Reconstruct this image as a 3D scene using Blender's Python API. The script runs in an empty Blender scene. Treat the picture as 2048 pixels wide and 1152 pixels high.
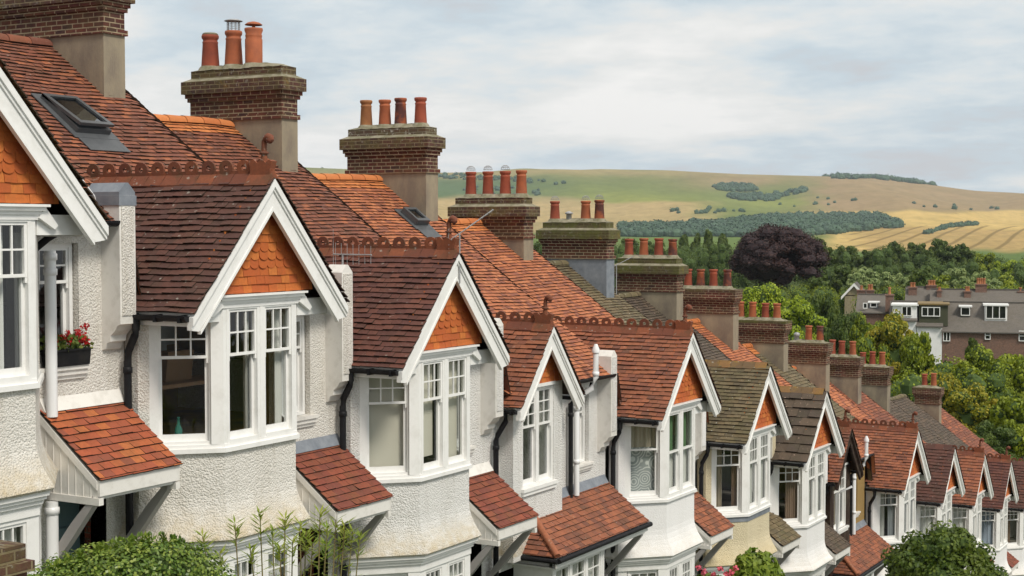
import bpy, math, random
from mathutils import Vector, Matrix, noise
R = math.radians
SC = bpy.context.scene
COL = SC.collection
rnd = random.Random(7)

# ------------------------------------------------------------------ camera
F = 3000.0                      # focal length in photo pixels (2048 wide)
TH = R(29.9)                    # street direction lies this far right of the lens axis
PH = math.atan(121 / F)         # camera looks slightly down
cam_d = bpy.data.cameras.new('camera')
cam = bpy.data.objects.new('camera', cam_d); COL.objects.link(cam)
cam_d.sensor_width = 36; cam_d.lens = 36 * F / 2048
cam_d.clip_start = 0.1; cam_d.clip_end = 20000
cam.location = (0, 0, 0)
cam.rotation_euler = (math.pi / 2 - PH, 0, TH)
SC.camera = cam

# ------------------------------------------------------------------ light
SUN_EL, SUN_AZ = R(50), R(112)      # azimuth clockwise from +Y
w = bpy.data.worlds.new('World'); SC.world = w; w.use_nodes = True
nt = w.node_tree; N = nt.nodes; L = nt.links
N.clear()
out = N.new('ShaderNodeOutputWorld'); bg = N.new('ShaderNodeBackground')
sky = N.new('ShaderNodeTexSky'); sky.sky_type = 'NISHITA'; sky.sun_disc = False
sky.sun_elevation = SUN_EL; sky.sun_rotation = SUN_AZ
tc = N.new('ShaderNodeTexCoord')
sep = N.new('ShaderNodeSeparateXYZ'); L.new(tc.outputs['Generated'], sep.inputs[0])
def wmath(op, a, b=None, c=None):
    n = N.new('ShaderNodeMath'); n.operation = op
    for i, q in enumerate((a, b, c)):
        if q is None: continue
        if hasattr(q, 'default_value'): L.new(q, n.inputs[i])
        else: n.inputs[i].default_value = q
    return n.outputs[0]
zc = wmath('ADD', wmath('MAXIMUM', sep.outputs[2], 0.0), 0.16)
cx = wmath('DIVIDE', sep.outputs[0], zc); cy = wmath('DIVIDE', sep.outputs[1], zc)
cmb = N.new('ShaderNodeCombineXYZ'); L.new(cx, cmb.inputs[0]); L.new(cy, cmb.inputs[1])
def wnoise(scale, detail, rough, off=0.0):
    mp = N.new('ShaderNodeMapping'); mp.inputs['Location'].default_value = (off, off * .7, off * .3)
    mp.inputs['Scale'].default_value = (scale, scale, scale)
    L.new(cmb.outputs[0], mp.inputs[0])
    n = N.new('ShaderNodeTexNoise'); n.inputs['Scale'].default_value = 1.0
    n.inputs['Detail'].default_value = detail; n.inputs['Roughness'].default_value = rough
    L.new(mp.outputs[0], n.inputs['Vector']); return n.outputs[0]
n1 = wnoise(.75, 6, .55, 4.6); n2 = wnoise(2.6, 7, .6, 9.2)
mix_n = wmath('ADD', wmath('MULTIPLY', n1, .64), wmath('MULTIPLY', n2, .36))
ramp = N.new('ShaderNodeValToRGB'); L.new(mix_n, ramp.inputs[0])
e = ramp.color_ramp.elements
e[0].position = .38; e[0].color = (5.3, 5.4, 5.6, 1)
e[1].position = .60; e[1].color = (8.6, 8.4, 8.1, 1)
for p, c in ((.44, (5.3, 6.1, 6.6, 1)), (.485, (6.4, 6.9, 7.1, 1)), (.53, (7.4, 7.4, 7.2, 1))):
    q = e.new(p); q.color = c
mixc = N.new('ShaderNodeMix'); mixc.data_type = 'RGBA'
mixc.inputs[0].default_value = .95
L.new(sky.outputs[0], mixc.inputs[6]); L.new(ramp.outputs[0], mixc.inputs[7])
L.new(mixc.outputs[2], bg.inputs[0]); bg.inputs[1].default_value = .094
L.new(bg.outputs[0], out.inputs[0])
sd = bpy.data.lights.new('sun', 'SUN'); sun = bpy.data.objects.new('sun', sd); COL.objects.link(sun)
sd.energy = 2.4; sd.angle = R(14); sd.color = (1, .94, .84)
sv = Vector((math.sin(SUN_AZ) * math.cos(SUN_EL), math.cos(SUN_AZ) * math.cos(SUN_EL), math.sin(SUN_EL)))
sun.rotation_euler = sv.to_track_quat('Z', 'Y').to_euler()
SC.view_settings.view_transform = 'Standard'; SC.view_settings.look = 'None'
SC.view_settings.exposure = 0.3; SC.view_settings.gamma = 1.0
SC.render.engine = 'CYCLES'
cy_ = SC.cycles
cy_.max_bounces = 6; cy_.diffuse_bounces = 3; cy_.glossy_bounces = 3; cy_.transparent_max_bounces = 10
cy_.volume_bounces = 0; cy_.caustics_reflective = False; cy_.caustics_refractive = False
cy_.use_denoising = True

# ------------------------------------------------------------------ picking distances and places
def at(px, py, d):
    """world point at depth d that the photo shows at px, py"""
    a = (px - 1024) / F; b = (576 - py) / F
    st, ct, sp, cp = math.sin(TH), math.cos(TH), math.sin(PH), math.cos(PH)
    fw = Vector((-st * cp, ct * cp, -sp)); r = Vector((ct, st, 0)); u = r.cross(fw)
    return (fw + a * r + b * u) * d

# ------------------------------------------------------------------ materials
MATS = {}
def newmat(name):
    m = bpy.data.materials.new(name); m.use_nodes = True
    nt = m.node_tree; nt.nodes.clear()
    o = nt.nodes.new('ShaderNodeOutputMaterial'); p = nt.nodes.new('ShaderNodeBsdfPrincipled')
    nt.links.new(p.outputs[0], o.inputs[0])
    return m, nt, p
class NB:
    def __init__(s, nt): s.nt = nt; s.N = nt.nodes; s.L = nt.links
    def coord(s, kind='Object'):
        t = s.N.new('ShaderNodeTexCoord'); return t.outputs[kind]
    def noise(s, vec, scale, detail=4, rough=.55, dist=0):
        n = s.N.new('ShaderNodeTexNoise'); n.inputs['Scale'].default_value = scale
        n.inputs['Detail'].default_value = detail; n.inputs['Roughness'].default_value = rough
        n.inputs['Distortion'].default_value = dist
        s.L.new(vec, n.inputs['Vector']); return n.outputs[0]
    def voro(s, vec, scale, feat='F1'):
        n = s.N.new('ShaderNodeTexVoronoi'); n.inputs['Scale'].default_value = scale; n.feature = feat
        s.L.new(vec, n.inputs['Vector']); return n.outputs['Distance']
    def ramp(s, fac, stops, interp='LINEAR'):
        n = s.N.new('ShaderNodeValToRGB'); n.color_ramp.interpolation = interp
        e = n.color_ramp.elements
        while len(e) > 1: e.remove(e[-1])
        e[0].position = stops[0][0]; e[0].color = col(stops[0][1])
        for p, c in stops[1:]:
            q = e.new(p); q.color = col(c)
        s.L.new(fac, n.inputs[0]); return n.outputs[0]
    def mix(s, fac, a, b, mode='MIX'):
        n = s.N.new('ShaderNodeMix'); n.data_type = 'RGBA'; n.blend_type = mode
        for i, q in ((0, fac), (6, a), (7, b)):
            if isinstance(q, (int, float)): n.inputs[i].default_value = q
            elif isinstance(q, tuple): n.inputs[i].default_value = col(q)
            else: s.L.new(q, n.inputs[i])
        return n.outputs[2]
    def math(s, op, a, b=None):
        n = s.N.new('ShaderNodeMath'); n.operation = op
        for i, q in enumerate((a, b)):
            if q is None: continue
            if isinstance(q, (int, float)): n.inputs[i].default_value = q
            else: s.L.new(q, n.inputs[i])
        return n.outputs[0]
    def bump(s, h, strength, dist, p, prev=None):
        n = s.N.new('ShaderNodeBump'); n.inputs['Strength'].default_value = strength
        n.inputs['Distance'].default_value = dist
        s.L.new(h, n.inputs['Height'])
        if prev is not None: s.L.new(prev, n.inputs['Normal'])
        s.L.new(n.outputs[0], p.inputs['Normal']); return n.outputs[0]
    def island(s):
        return s.N.new('ShaderNodeNewGeometry').outputs['Random Per Island']
def col(c): return (c, c, c, 1) if isinstance(c, (int, float)) else (c[0], c[1], c[2], 1)

def m_pebble(key, c, dirt=(.42, .36, .27), rough=1.0, scale=42):
    if key in MATS: return MATS[key]
    m, nt, p = newmat(key); b = NB(nt); v = b.coord()
    big = b.noise(v, 1.3, 5, .6); mid = b.noise(v, 9, 3)
    f = b.ramp(big, [(.48, 0), (.72, 1)])
    base = b.mix(b.math('MULTIPLY', f, .22), c, dirt)
    pit = b.voro(v, scale * 1.0)
    grit = b.noise(v, scale * 2.2, 2, .6)
    h = b.math('ADD', b.math('MULTIPLY', pit, -1.0), b.math('MULTIPLY', grit, .9))
    speck = b.ramp(b.noise(v, scale * 1.25, 2, .6), [(.53, 0), (.66, 1)])
    base = b.mix(b.math('MULTIPLY', speck, .40 * rough), base, (dirt[0] * .8, dirt[1] * .75, dirt[2] * .65))
    base = b.mix(b.math('MULTIPLY', mid, .12), base, dirt)
    sx = b.N.new('ShaderNodeMapping'); sx.inputs['Scale'].default_value = (5, 5, .5); b.L.new(v, sx.inputs[0])
    streak = b.ramp(b.noise(sx.outputs[0], 1.6, 5, .6), [(.52, 0), (.72, 1)])
    base = b.mix(b.math('MULTIPLY', streak, .22 * rough), base, (dirt[0] * .75, dirt[1] * .72, dirt[2] * .62))
    sz = b.N.new('ShaderNodeSeparateXYZ'); b.L.new(v, sz.inputs[0])
    low = b.math('MULTIPLY', b.ramp(b.math('MULTIPLY', sz.outputs[2], -.1), [(.405, 0), (.44, 1), (.449, 1), (.452, 0)]), b.ramp(mid, [(.3, .3), (.65, 1)]))
    base = b.mix(b.math('MULTIPLY', low, .62 * rough), base, (.50, .38, .18))
    nt.links.new(base, p.inputs['Base Color']); p.inputs['Roughness'].default_value = .9
    b.bump(h, .85 * rough, .018, p)
    MATS[key] = m; return m

def m_paint(key, c, rough=.45, dirt=.12, bump=.15, mould=(.30, .27, .2)):
    if key in MATS: return MATS[key]
    m, nt, p = newmat(key); b = NB(nt); v = b.coord()
    n = b.ramp(b.noise(v, 5, 6, .65), [(.5, 0), (.75, 1)])
    base = b.mix(b.math('MULTIPLY', n, dirt), c, mould)
    if c[0] < .05: p.inputs['Specular IOR Level'].default_value = .2
    nt.links.new(base, p.inputs['Base Color']); p.inputs['Roughness'].default_value = rough
    b.bump(b.noise(v, 40, 3), bump, .004, p)
    MATS[key] = m; return m

def m_tile(key, cols, moss=.2, mosscol=(.055, .05, .018), spots=.3, lichen=(.42, .40, .34), soot=.3, rough=.85):
    if key in MATS: return MATS[key]
    m, nt, p = newmat(key); b = NB(nt); v = b.coord()
    n = len(cols)
    base = b.ramp(b.island(), [(i / n, c) for i, c in enumerate(cols)], 'CONSTANT')
    patch = b.noise(v, .9, 4, .6)
    base = b.mix(b.math('MULTIPLY', b.ramp(patch, [(.42, 0), (.68, 1)]), soot), base, (cols[0][0] * .35, cols[0][1] * .45, cols[0][2] * .6))
    fine = b.noise(v, 22, 5, .65)
    base = b.mix(b.math('MULTIPLY', b.ramp(fine, [(.35, 1), (.6, 0)]), .35), base, (cols[0][0] * .5, cols[0][1] * .55, cols[0][2] * .6))
    mo = b.math('MULTIPLY', b.ramp(b.noise(v, 3.1, 5, .7), [(.47, 0), (.68, 1)]), moss)
    base = b.mix(mo, base, mosscol)
    sp = b.math('MULTIPLY', b.ramp(b.noise(v, 13, 3, .5), [(.66, 0), (.71, 1)]), spots)
    base = b.mix(sp, base, lichen)
    nt.links.new(base, p.inputs['Base Color']); p.inputs['Roughness'].default_value = rough
    b.bump(b.noise(v, 60, 4, .7), .5, .006, p)
    MATS[key] = m; return m

def m_brick(key, c1, c2, mortar, lichen=0.0, lcol=(.12, .10, .03), white=0.0, bw=.225, rh=.075):
    if key in MATS: return MATS[key]
    m, nt, p = newmat(key); b = NB(nt); v = b.coord(); uv = b.coord('UV')
    t = b.N.new('ShaderNodeTexBrick'); b.L.new(uv, t.inputs['Vector'])
    t.inputs['Scale'].default_value = 1; t.inputs['Brick Width'].default_value = bw
    t.inputs['Row Height'].default_value = rh; t.inputs['Mortar Size'].default_value = .010
    t.inputs['Mortar Smooth'].default_value = .3
    t.inputs['Color1'].default_value = col(c1); t.inputs['Color2'].default_value = col(c2)
    t.inputs['Mortar'].default_value = col(mortar); t.inputs['Bias'].default_value = -.1
    base = t.outputs[0]
    n = b.noise(v, 6, 5, .7)
    base = b.mix(b.math('MULTIPLY', b.ramp(n, [(.4, 0), (.7, 1)]), .55), base, (c2[0] * .4, c2[1] * .45, c2[2] * .5))
    if lichen:
        base = b.mix(b.math('MULTIPLY', b.ramp(b.noise(v, 2.7, 6, .7), [(.42, 0), (.6, 1)]), lichen), base, lcol)
        base = b.mix(b.math('MULTIPLY', b.ramp(b.noise(v, 1.9, 6, .75, 1.), [(.6, 0), (.68, 1)]), lichen * .7), base, (.30, .17, .02))
    if white:
        base = b.mix(b.math('MULTIPLY', b.ramp(b.noise(v, 12, 3, .6), [(.60, 0), (.66, 1)]), white), base, (.42, .40, .34))
    nt.links.new(base, p.inputs['Base Color']); p.inputs['Roughness'].default_value = .9
    h = b.math('ADD', b.math('MULTIPLY', t.outputs['Fac'], -1.0), b.math('MULTIPLY', b.noise(v, 40, 4), .6))
    b.bump(h, .7, .012, p)
    MATS[key] = m; return m

def m_stain(key, c, c2, scale=2.5, rough=.85, bump=.4, bscale=35, stretch=1.0, thr=(.35, .7)):
    if key in MATS: return MATS[key]
    m, nt, p = newmat(key); b = NB(nt); v = b.coord()
    if stretch != 1.0:
        mp = b.N.new('ShaderNodeMapping'); mp.inputs['Scale'].default_value = (1, 1, stretch)
        b.L.new(v, mp.inputs[0]); v = mp.outputs[0]
    f = b.ramp(b.noise(v, scale, 6, .65), [(thr[0], 0), (thr[1], 1)])
    nt.links.new(b.mix(f, c, c2), p.inputs['Base Color']); p.inputs['Roughness'].default_value = rough
    if bump: b.bump(b.noise(v, bscale, 4, .7), bump, .01, p)
    MATS[key] = m; return m

def m_leaf(key, cols, trans=.35, rough=.6):
    if key in MATS: return MATS[key]
    m, nt, p = newmat(key); b = NB(nt)
    n = len(cols)
    c = b.ramp(b.island(), [(i / max(1, n - 1), q) for i, q in enumerate(cols)])
    big = b.noise(b.coord(), .9, 3, .5)
    c = b.mix(b.math('MULTIPLY', b.ramp(big, [(.4, 0), (.65, 1)]), .45), c, (cols[-1][0] * 1.1, cols[-1][1], cols[-1][2] * .8))
    nt.links.new(c, p.inputs['Base Color']); p.inputs['Roughness'].default_value = rough
    tr = b.N.new('ShaderNodeBsdfTranslucent'); mx = b.N.new('ShaderNodeMixShader')
    nt.links.new(c, tr.inputs[0]); mx.inputs[0].default_value = trans
    o = [q for q in nt.nodes if q.type == 'OUTPUT_MATERIAL'][0]
    nt.links.new(p.outputs[0], mx.inputs[1]); nt.links.new(tr.outputs[0], mx.inputs[2]); nt.links.new(mx.outputs[0], o.inputs[0])
    MATS[key] = m; return m

def m_glass(key='window glass', refl=1.0, tint=(.96, .98, .97)):
    if key in MATS: return MATS[key]
    m = bpy.data.materials.new(key); m.use_nodes = True; nt = m.node_tree; nt.nodes.clear()
    o = nt.nodes.new('ShaderNodeOutputMaterial'); t = nt.nodes.new('ShaderNodeBsdfTransparent')
    g = nt.nodes.new('ShaderNodeBsdfGlossy'); mx = nt.nodes.new('ShaderNodeMixShader'); fr = nt.nodes.new('ShaderNodeLayerWeight')
    t.inputs[0].default_value = col(tint); g.inputs['Roughness'].default_value = .02
    g.inputs[0].default_value = (.9, .95, 1, 1); fr.inputs[0].default_value = .5
    tcn = nt.nodes.new('ShaderNodeTexCoord'); nz = nt.nodes.new('ShaderNodeTexNoise'); nz.inputs['Scale'].default_value = 2.2
    bp = nt.nodes.new('ShaderNodeBump'); bp.inputs['Strength'].default_value = .15; bp.inputs['Distance'].default_value = .02
    nt.links.new(tcn.outputs['Object'], nz.inputs['Vector']); nt.links.new(nz.outputs[0], bp.inputs['Height'])
    nt.links.new(bp.outputs[0], g.inputs['Normal'])
    pw = nt.nodes.new('ShaderNodeMath'); pw.operation = 'POWER'; pw.inputs[1].default_value = 4.5; nt.links.new(fr.outputs['Facing'], pw.inputs[0])
    ml = nt.nodes.new('ShaderNodeMath'); ml.operation = 'MULTIPLY_ADD'; ml.inputs[1].default_value = .9; ml.inputs[2].default_value = .055 * refl; ml.use_clamp = True
    nt.links.new(pw.outputs[0], ml.inputs[0]); nt.links.new(ml.outputs[0], mx.inputs[0])
    nt.links.new(t.outputs[0], mx.inputs[1]); nt.links.new(g.outputs[0], mx.inputs[2]); nt.links.new(mx.outputs[0], o.inputs[0])
    MATS[key] = m; return m

WHITE = m_paint('white gloss paint', (.82, .81, .785), .38, .20)
OLDWHITE = m_paint('weathered white paint', (.76, .735, .69), .5, .35)
GREYWOOD = m_paint('grey painted wood', (.36, .34, .33), .6, .3)
CREAMP = m_paint('cream paint', (.74, .66, .45), .5, .2)
BLACKP = m_paint('black plastic', (.012, .012, .014), .55, .05)
UPVC = m_paint('white plastic pipe', (.80, .80, .80), .3, .04, .0)
DKWOOD = m_paint('dark brown stained timber', (.035, .02, .015), .6, .3)
DECK = m_stain('roof underlay', (.05, .035, .025), (.03, .02, .015))
LEAD = m_stain('lead sheet', (.16, .18, .21), (.26, .28, .31), 5, .5, .2)
MORTAR = m_stain('mossy mortar', (.30, .27, .20), (.12, .11, .05), 6, .95, .8)
GRENDER = m_stain('weathered cement render', (.19, .155, .12), (.33, .28, .19), 2.2, .95, .6, 30, .5)
GRENDER2 = m_stain('lichened cement render', (.24, .20, .12), (.36, .31, .20), 7, .95, .6, 30, .5)
METAL = m_stain('galvanised metal', (.38, .38, .38), (.25, .25, .25), 8, .35, .1)
GLASS = m_glass()
BRICK = m_brick('dark red stack brick', (.125, .03, .02), (.045, .016, .016), (.38, .30, .19), .25)
BRICKL = m_brick('lichened oversailing brick', (.095, .034, .024), (.045, .022, .018), (.24, .19, .11), .6, white=.3)
BRICKW = m_brick('lichen crusted cap brick', (.12, .06, .04), (.08, .05, .035), (.26, .23, .17), .55, white=.9)
BRICKM = m_brick('mossy cap brick', (.10, .07, .03), (.07, .05, .02), (.16, .14, .06), .95, (.10, .10, .02), .2)
BRICKR = m_brick('red porch brick', (.33, .07, .035), (.22, .05, .03), (.20, .15, .11))
BRICKH = m_brick('brown house brick', (.25, .12, .08), (.17, .09, .065), (.24, .2, .16))
POT = [m_stain('terracotta pot orange', (.42, .12, .045), (.25, .075, .035), 3, .8, .2, 30),
       m_stain('terracotta pot red', (.33, .075, .035), (.22, .05, .028), 4, .8, .2, 30),
       m_stain('terracotta pot buff', (.34, .15, .05), (.22, .08, .035), 3, .8, .2, 30),
       m_stain('sooted terracotta pot', (.10, .035, .028), (.30, .08, .03), 3.5, .8, .2, 30, 1, (.45, .6))]
CREST = m_tile('terracotta crest', [(.20, .06, .028), (.26, .075, .03), (.17, .05, .026)], .7, (.07, .048, .022), .5, soot=.5)
HANG = m_tile('orange hanging tile', [(.56, .15, .028), (.50, .115, .022), (.60, .18, .035), (.46, .10, .022)], .10, spots=0, soot=.12)
T_DARK = m_tile('dark brown plain tile', [(.105, .042, .030), (.12, .046, .032), (.09, .037, .028), (.13, .05, .034), (.10, .042, .03)], .25, spots=.5, soot=.3)
T_DARK2 = m_tile('maroon plain tile', [(.125, .044, .031), (.145, .05, .033), (.105, .038, .029), (.16, .056, .036)], .15, spots=.3, soot=.2)
T_BROWNRED = m_tile('brown red plain tile', [(.22, .072, .038), (.18, .06, .036), (.27, .085, .042), (.21, .068, .038), (.38, .12, .05), (.24, .075, .04)], .25, spots=.3, soot=.3)
T_ORANGE = m_tile('orange red plain tile', [(.46, .15, .06), (.40, .125, .052), (.52, .18, .075), (.32, .10, .05), (.44, .14, .058), (.26, .085, .05)], .15, spots=.25, soot=.25)
T_MIX = m_tile('mixed red plain tile', [(.30, .10, .05), (.36, .12, .056), (.24, .082, .046), (.32, .105, .05), (.18, .068, .042)], .3, spots=.3, soot=.35)
T_OLIVE = m_tile('olive weathered tile', [(.15, .115, .06), (.19, .14, .075), (.12, .09, .05), (.17, .12, .06)], .6, (.09, .085, .03), .7, soot=.3)
T_GREY = m_tile('grey brown concrete tile', [(.10, .070, .048), (.125, .085, .056), (.085, .06, .043)], .6, (.05, .045, .02), 1.0, (.34, .24, .18), soot=.4)
T_PORCH = m_tile('bright porch tile', [(.40, .095, .038), (.45, .12, .04), (.34, .085, .04), (.50, .15, .045), (.38, .09, .038), (.27, .075, .042), (.36, .09, .04)], .3, spots=.05, soot=.2)
T_PORCH2 = m_tile('brown porch tile', [(.24, .06, .035), (.29, .075, .038), (.20, .055, .035), (.26, .075, .035)], .35, spots=.1, soot=.4)
RIDGEO = m_tile('new orange ridge tile', [(.58, .19, .055), (.52, .155, .045), (.62, .21, .06)], .1, spots=.1, soot=.1)
EDGE = m_stain('grime and shadow tile edge', (.035, .022, .014), (.06, .035, .02), 6, .95, .3)  # edge grime, with the shadow lines under each course painted in too
LICHR = m_tile('lichen covered ridge tile', [(.20, .11, .045), (.25, .13, .045), (.16, .10, .05)], .7, (.30, .17, .02), .5, soot=.3)
VERGE = m_tile('mossy verge tile', [(.20, .11, .04), (.26, .13, .04), (.12, .075, .035)], .6, (.12, .10, .02), .4, soot=.3)

# ------------------------------------------------------------------ mesh builder
class MB:
    def __init__(s): s.v = []; s.f = []; s.m = []; s.sm = []
    def add(s, vs, fs, mi=0, smooth=False):
        o = len(s.v); s.v.extend([tuple(p) for p in vs])
        for k_, f in enumerate(fs): s.f.append([o + i for i in f]); s.m.append(mi[k_] if isinstance(mi, tuple) else mi); s.sm.append(smooth)
    def box(s, x0, x1, y0, y1, z0, z1, mi=0):
        s.add([(x0, y0, z0), (x1, y0, z0), (x1, y1, z0), (x0, y1, z0), (x0, y0, z1), (x1, y0, z1), (x1, y1, z1), (x0, y1, z1)],
              [(0, 3, 2, 1), (4, 5, 6, 7), (0, 1, 5, 4), (1, 2, 6, 5), (2, 3, 7, 6), (3, 0, 4, 7)], mi)
    def obox(s, O, U, Nn, a0, a1, b0, b1, c0, c1, mi=0):
        """box in a window plane: a along U, b along the outward normal, c up"""
        P = [(O[0] + U[0] * a + Nn[0] * b, O[1] + U[1] * a + Nn[1] * b, O[2] + c)
             for (a, b, c) in ((a0, b0, c0), (a1, b0, c0), (a1, b1, c0), (a0, b1, c0), (a0, b0, c1), (a1, b0, c1), (a1, b1, c1), (a0, b1, c1))]
        s.add(P, [(0, 3, 2, 1), (4, 5, 6, 7), (0, 1, 5, 4), (1, 2, 6, 5), (2, 3, 7, 6), (3, 0, 4, 7)], mi)
    def prism(s, pts, axis, d0, d1, mi=0):
        """2-D outline extruded along an axis (x: pts are y,z; y: pts are x,z; z: pts are x,y)"""
        def P(p, d): return (d, p[0], p[1]) if axis == 'x' else ((p[0], d, p[1]) if axis == 'y' else (p[0], p[1], d))
        n = len(pts)
        s.add([P(p, d0) for p in pts] + [P(p, d1) for p in pts],
              [tuple(range(n)), tuple(range(2 * n - 1, n - 1, -1))] + [(i, i + n, (i + 1) % n + n, (i + 1) % n) for i in range(n)], mi)
    def tube(s, path, r, seg=10, mi=0, cap=True, smooth=True):
        path = [Vector(p) for p in path]; rs = r if isinstance(r, (list, tuple)) else [r] * len(path)
        vs = []; up = None
        for i, p in enumerate(path):
            t = (path[min(i + 1, len(path) - 1)] - path[max(i - 1, 0)]).normalized()
            a = t.cross(Vector((0, 0, 1)) if abs(t.z) < .95 else Vector((0, 1, 0))).normalized(); b = t.cross(a)
            for k in range(seg):
                q = 2 * math.pi * k / seg
                vs.append(p + (a * math.cos(q) + b * math.sin(q)) * rs[i])
        fs = []
        for i in range(len(path) - 1):
            for k in range(seg):
                fs.append((i * seg + k, i * seg + (k + 1) % seg, (i + 1) * seg + (k + 1) % seg, (i + 1) * seg + k))
        s.add(vs, fs, mi, smooth)
        if cap:
            n = (len(path) - 1) * seg
            s.add(vs[:seg], [tuple(range(seg))], mi); s.add(vs[n:n + seg], [tuple(range(seg))], mi)
    def lathe(s, c, prof, seg=16, mi=0, capb=False, capt=True):
        vs = []
        for r, z in prof:
            for k in range(seg):
                q = 2 * math.pi * k / seg; vs.append((c[0] + r * math.cos(q), c[1] + r * math.sin(q), c[2] + z))
        fs = [(i * seg + k, i * seg + (k + 1) % seg, (i + 1) * seg + (k + 1) % seg, (i + 1) * seg + k) for i in range(len(prof) - 1) for k in range(seg)]
        s.add(vs, fs, mi, True)
        n = (len(prof) - 1) * seg
        if capt: s.add(vs[n:], [tuple(range(seg))], mi)
    def ball(s, c, r, mi=0, seg=10, sz=1.0):
        prof = [(max(.001, r * math.sin(math.pi * i / 6)), -r * math.cos(math.pi * i / 6) * sz) for i in range(7)]
        s.lathe(c, prof, seg, mi, capt=False)
    def build(s, name, mats, parent=None, z=0.0):
        me = bpy.data.meshes.new(name)
        me.from_pydata(s.v, [], s.f)
        if not isinstance(mats, (list, tuple)): mats = [mats]
        for m in mats: me.materials.append(m)
        me.polygons.foreach_set('material_index', s.m); me.polygons.foreach_set('use_smooth', s.sm)
        uv = me.uv_layers.new(name='metres'); data = [0.0] * (2 * len(me.loops)); V = me.vertices
        for p in me.polygons:
            n = p.normal
            if abs(n.z) < .9: ux, uy = -n.y, n.x; l = math.hypot(ux, uy) or 1; U = Vector((ux / l, uy / l, 0))
            else: U = Vector((1, 0, 0))
            W = n.cross(U)
            for li in p.loop_indices:
                q = V[me.loops[li].vertex_index].co
                data[2 * li] = q.dot(U); data[2 * li + 1] = q.dot(W) if abs(n.z) >= .3 else q.z
        uv.data.foreach_set('uv', data)
        me.update()
        o = bpy.data.objects.new(name, me); COL.objects.link(o)
        if parent is not None: o.parent = parent
        o.location.z = z
        return o

def tag(o, label=None, cat=None, group=None, kind=None):
    if label: o['label'] = label
    if cat: o['category'] = cat
    if group: o['group'] = group
    if kind: o['kind'] = kind
    return o
def empty(name, loc, rz=0):
    o = bpy.data.objects.new(name, None); COL.objects.link(o); o.location = loc; o.rotation_euler = (0, 0, rz); o.empty_display_size = .2
    return o

# ------------------------------------------------------------------ ground of the place
D0 = 11.94                                # the gable fronts stand on the plane X = -D0
HT = [(10.40, 1.72), (14.77, .656), (19.09, -.34), (23.50, -1.20), (28.02, -2.07), (32.50, -3.11), (36.60, -4.08),
      (40.95, -5.05), (45.45, -6.10), (50.05, -7.22), (54.5, -8.02), (59.0, -8.88), (63.4, -9.6), (67.8, -10.3)]
GH = 6.7                                  # gable apex above its front garden
def lerp(a, b, t): return a + (b - a) * t
def table(x, T):
    if x <= T[0][0]: return T[0][1]
    for i in range(len(T) - 1):
        if x <= T[i + 1][0]: return lerp(T[i][1], T[i + 1][1], (x - T[i][0]) / (T[i + 1][0] - T[i][0]))
    return T[-1][1]
def sst(a, b, x):
    t = min(1, max(0, (x - a) / (b - a))); return t * t * (3 - 2 * t)
def ground_near(X, Y):
    T = [(-40, 8.0), (0, -1.9)] + [(y, z - GH) for y, z in HT] + [(90, -19.5), (130, -21.5), (250, -23)]
    return table(Y, T)

# horizon line of the downs in photo pixels
RIDGE = [(-900, 318), (600, 334), (700, 338), (880, 345), (1050, 343), (1200, 338), (1330, 340), (1480, 348), (1640, 352), (1760, 356), (1850, 368), (1950, 382), (2048, 391), (2300, 412), (2700, 425)]
def terr_z(px, d):
    yr = table(px, RIDGE)
    zr = (455 - yr) / F * 4200
    zl = -25
    right = sst(1500, 2000, px)
    T = [(0, zl), (900, zl), (1500, lerp(-20, -24, right)), (2100, lerp(8, 12, right)), (2500, lerp(30, 24, right)), (3100, lerp(70, 62, right)), (3700, zr * .86), (4200, zr), (4800, zr * .8), (5600, zr * .5)]
    # ease through the table so that the slopes roll
    z = (table(d - 120, T) + table(d, T) * 2 + table(d + 120, T)) / 4
    if 4000 < d < 4400: z = min(z, zr * 1.0)
    amp = sst(1500, 2600, d) * (1 - sst(3500, 4100, d))
    z += amp * 26 * noise.noise(Vector((px * .0042, d * .0011, 2.0)))
    z += amp * 8 * noise.noise(Vector((px * .012, d * .003, 5.0)))
    return z
def polar(px, d):
    a = math.atan((px - 1024) / F)
    ang = TH - a
    dd = d / math.cos(a) if abs(px) < 4000 else d
    return -math.sin(ang) * dd, math.cos(ang) * dd
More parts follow.
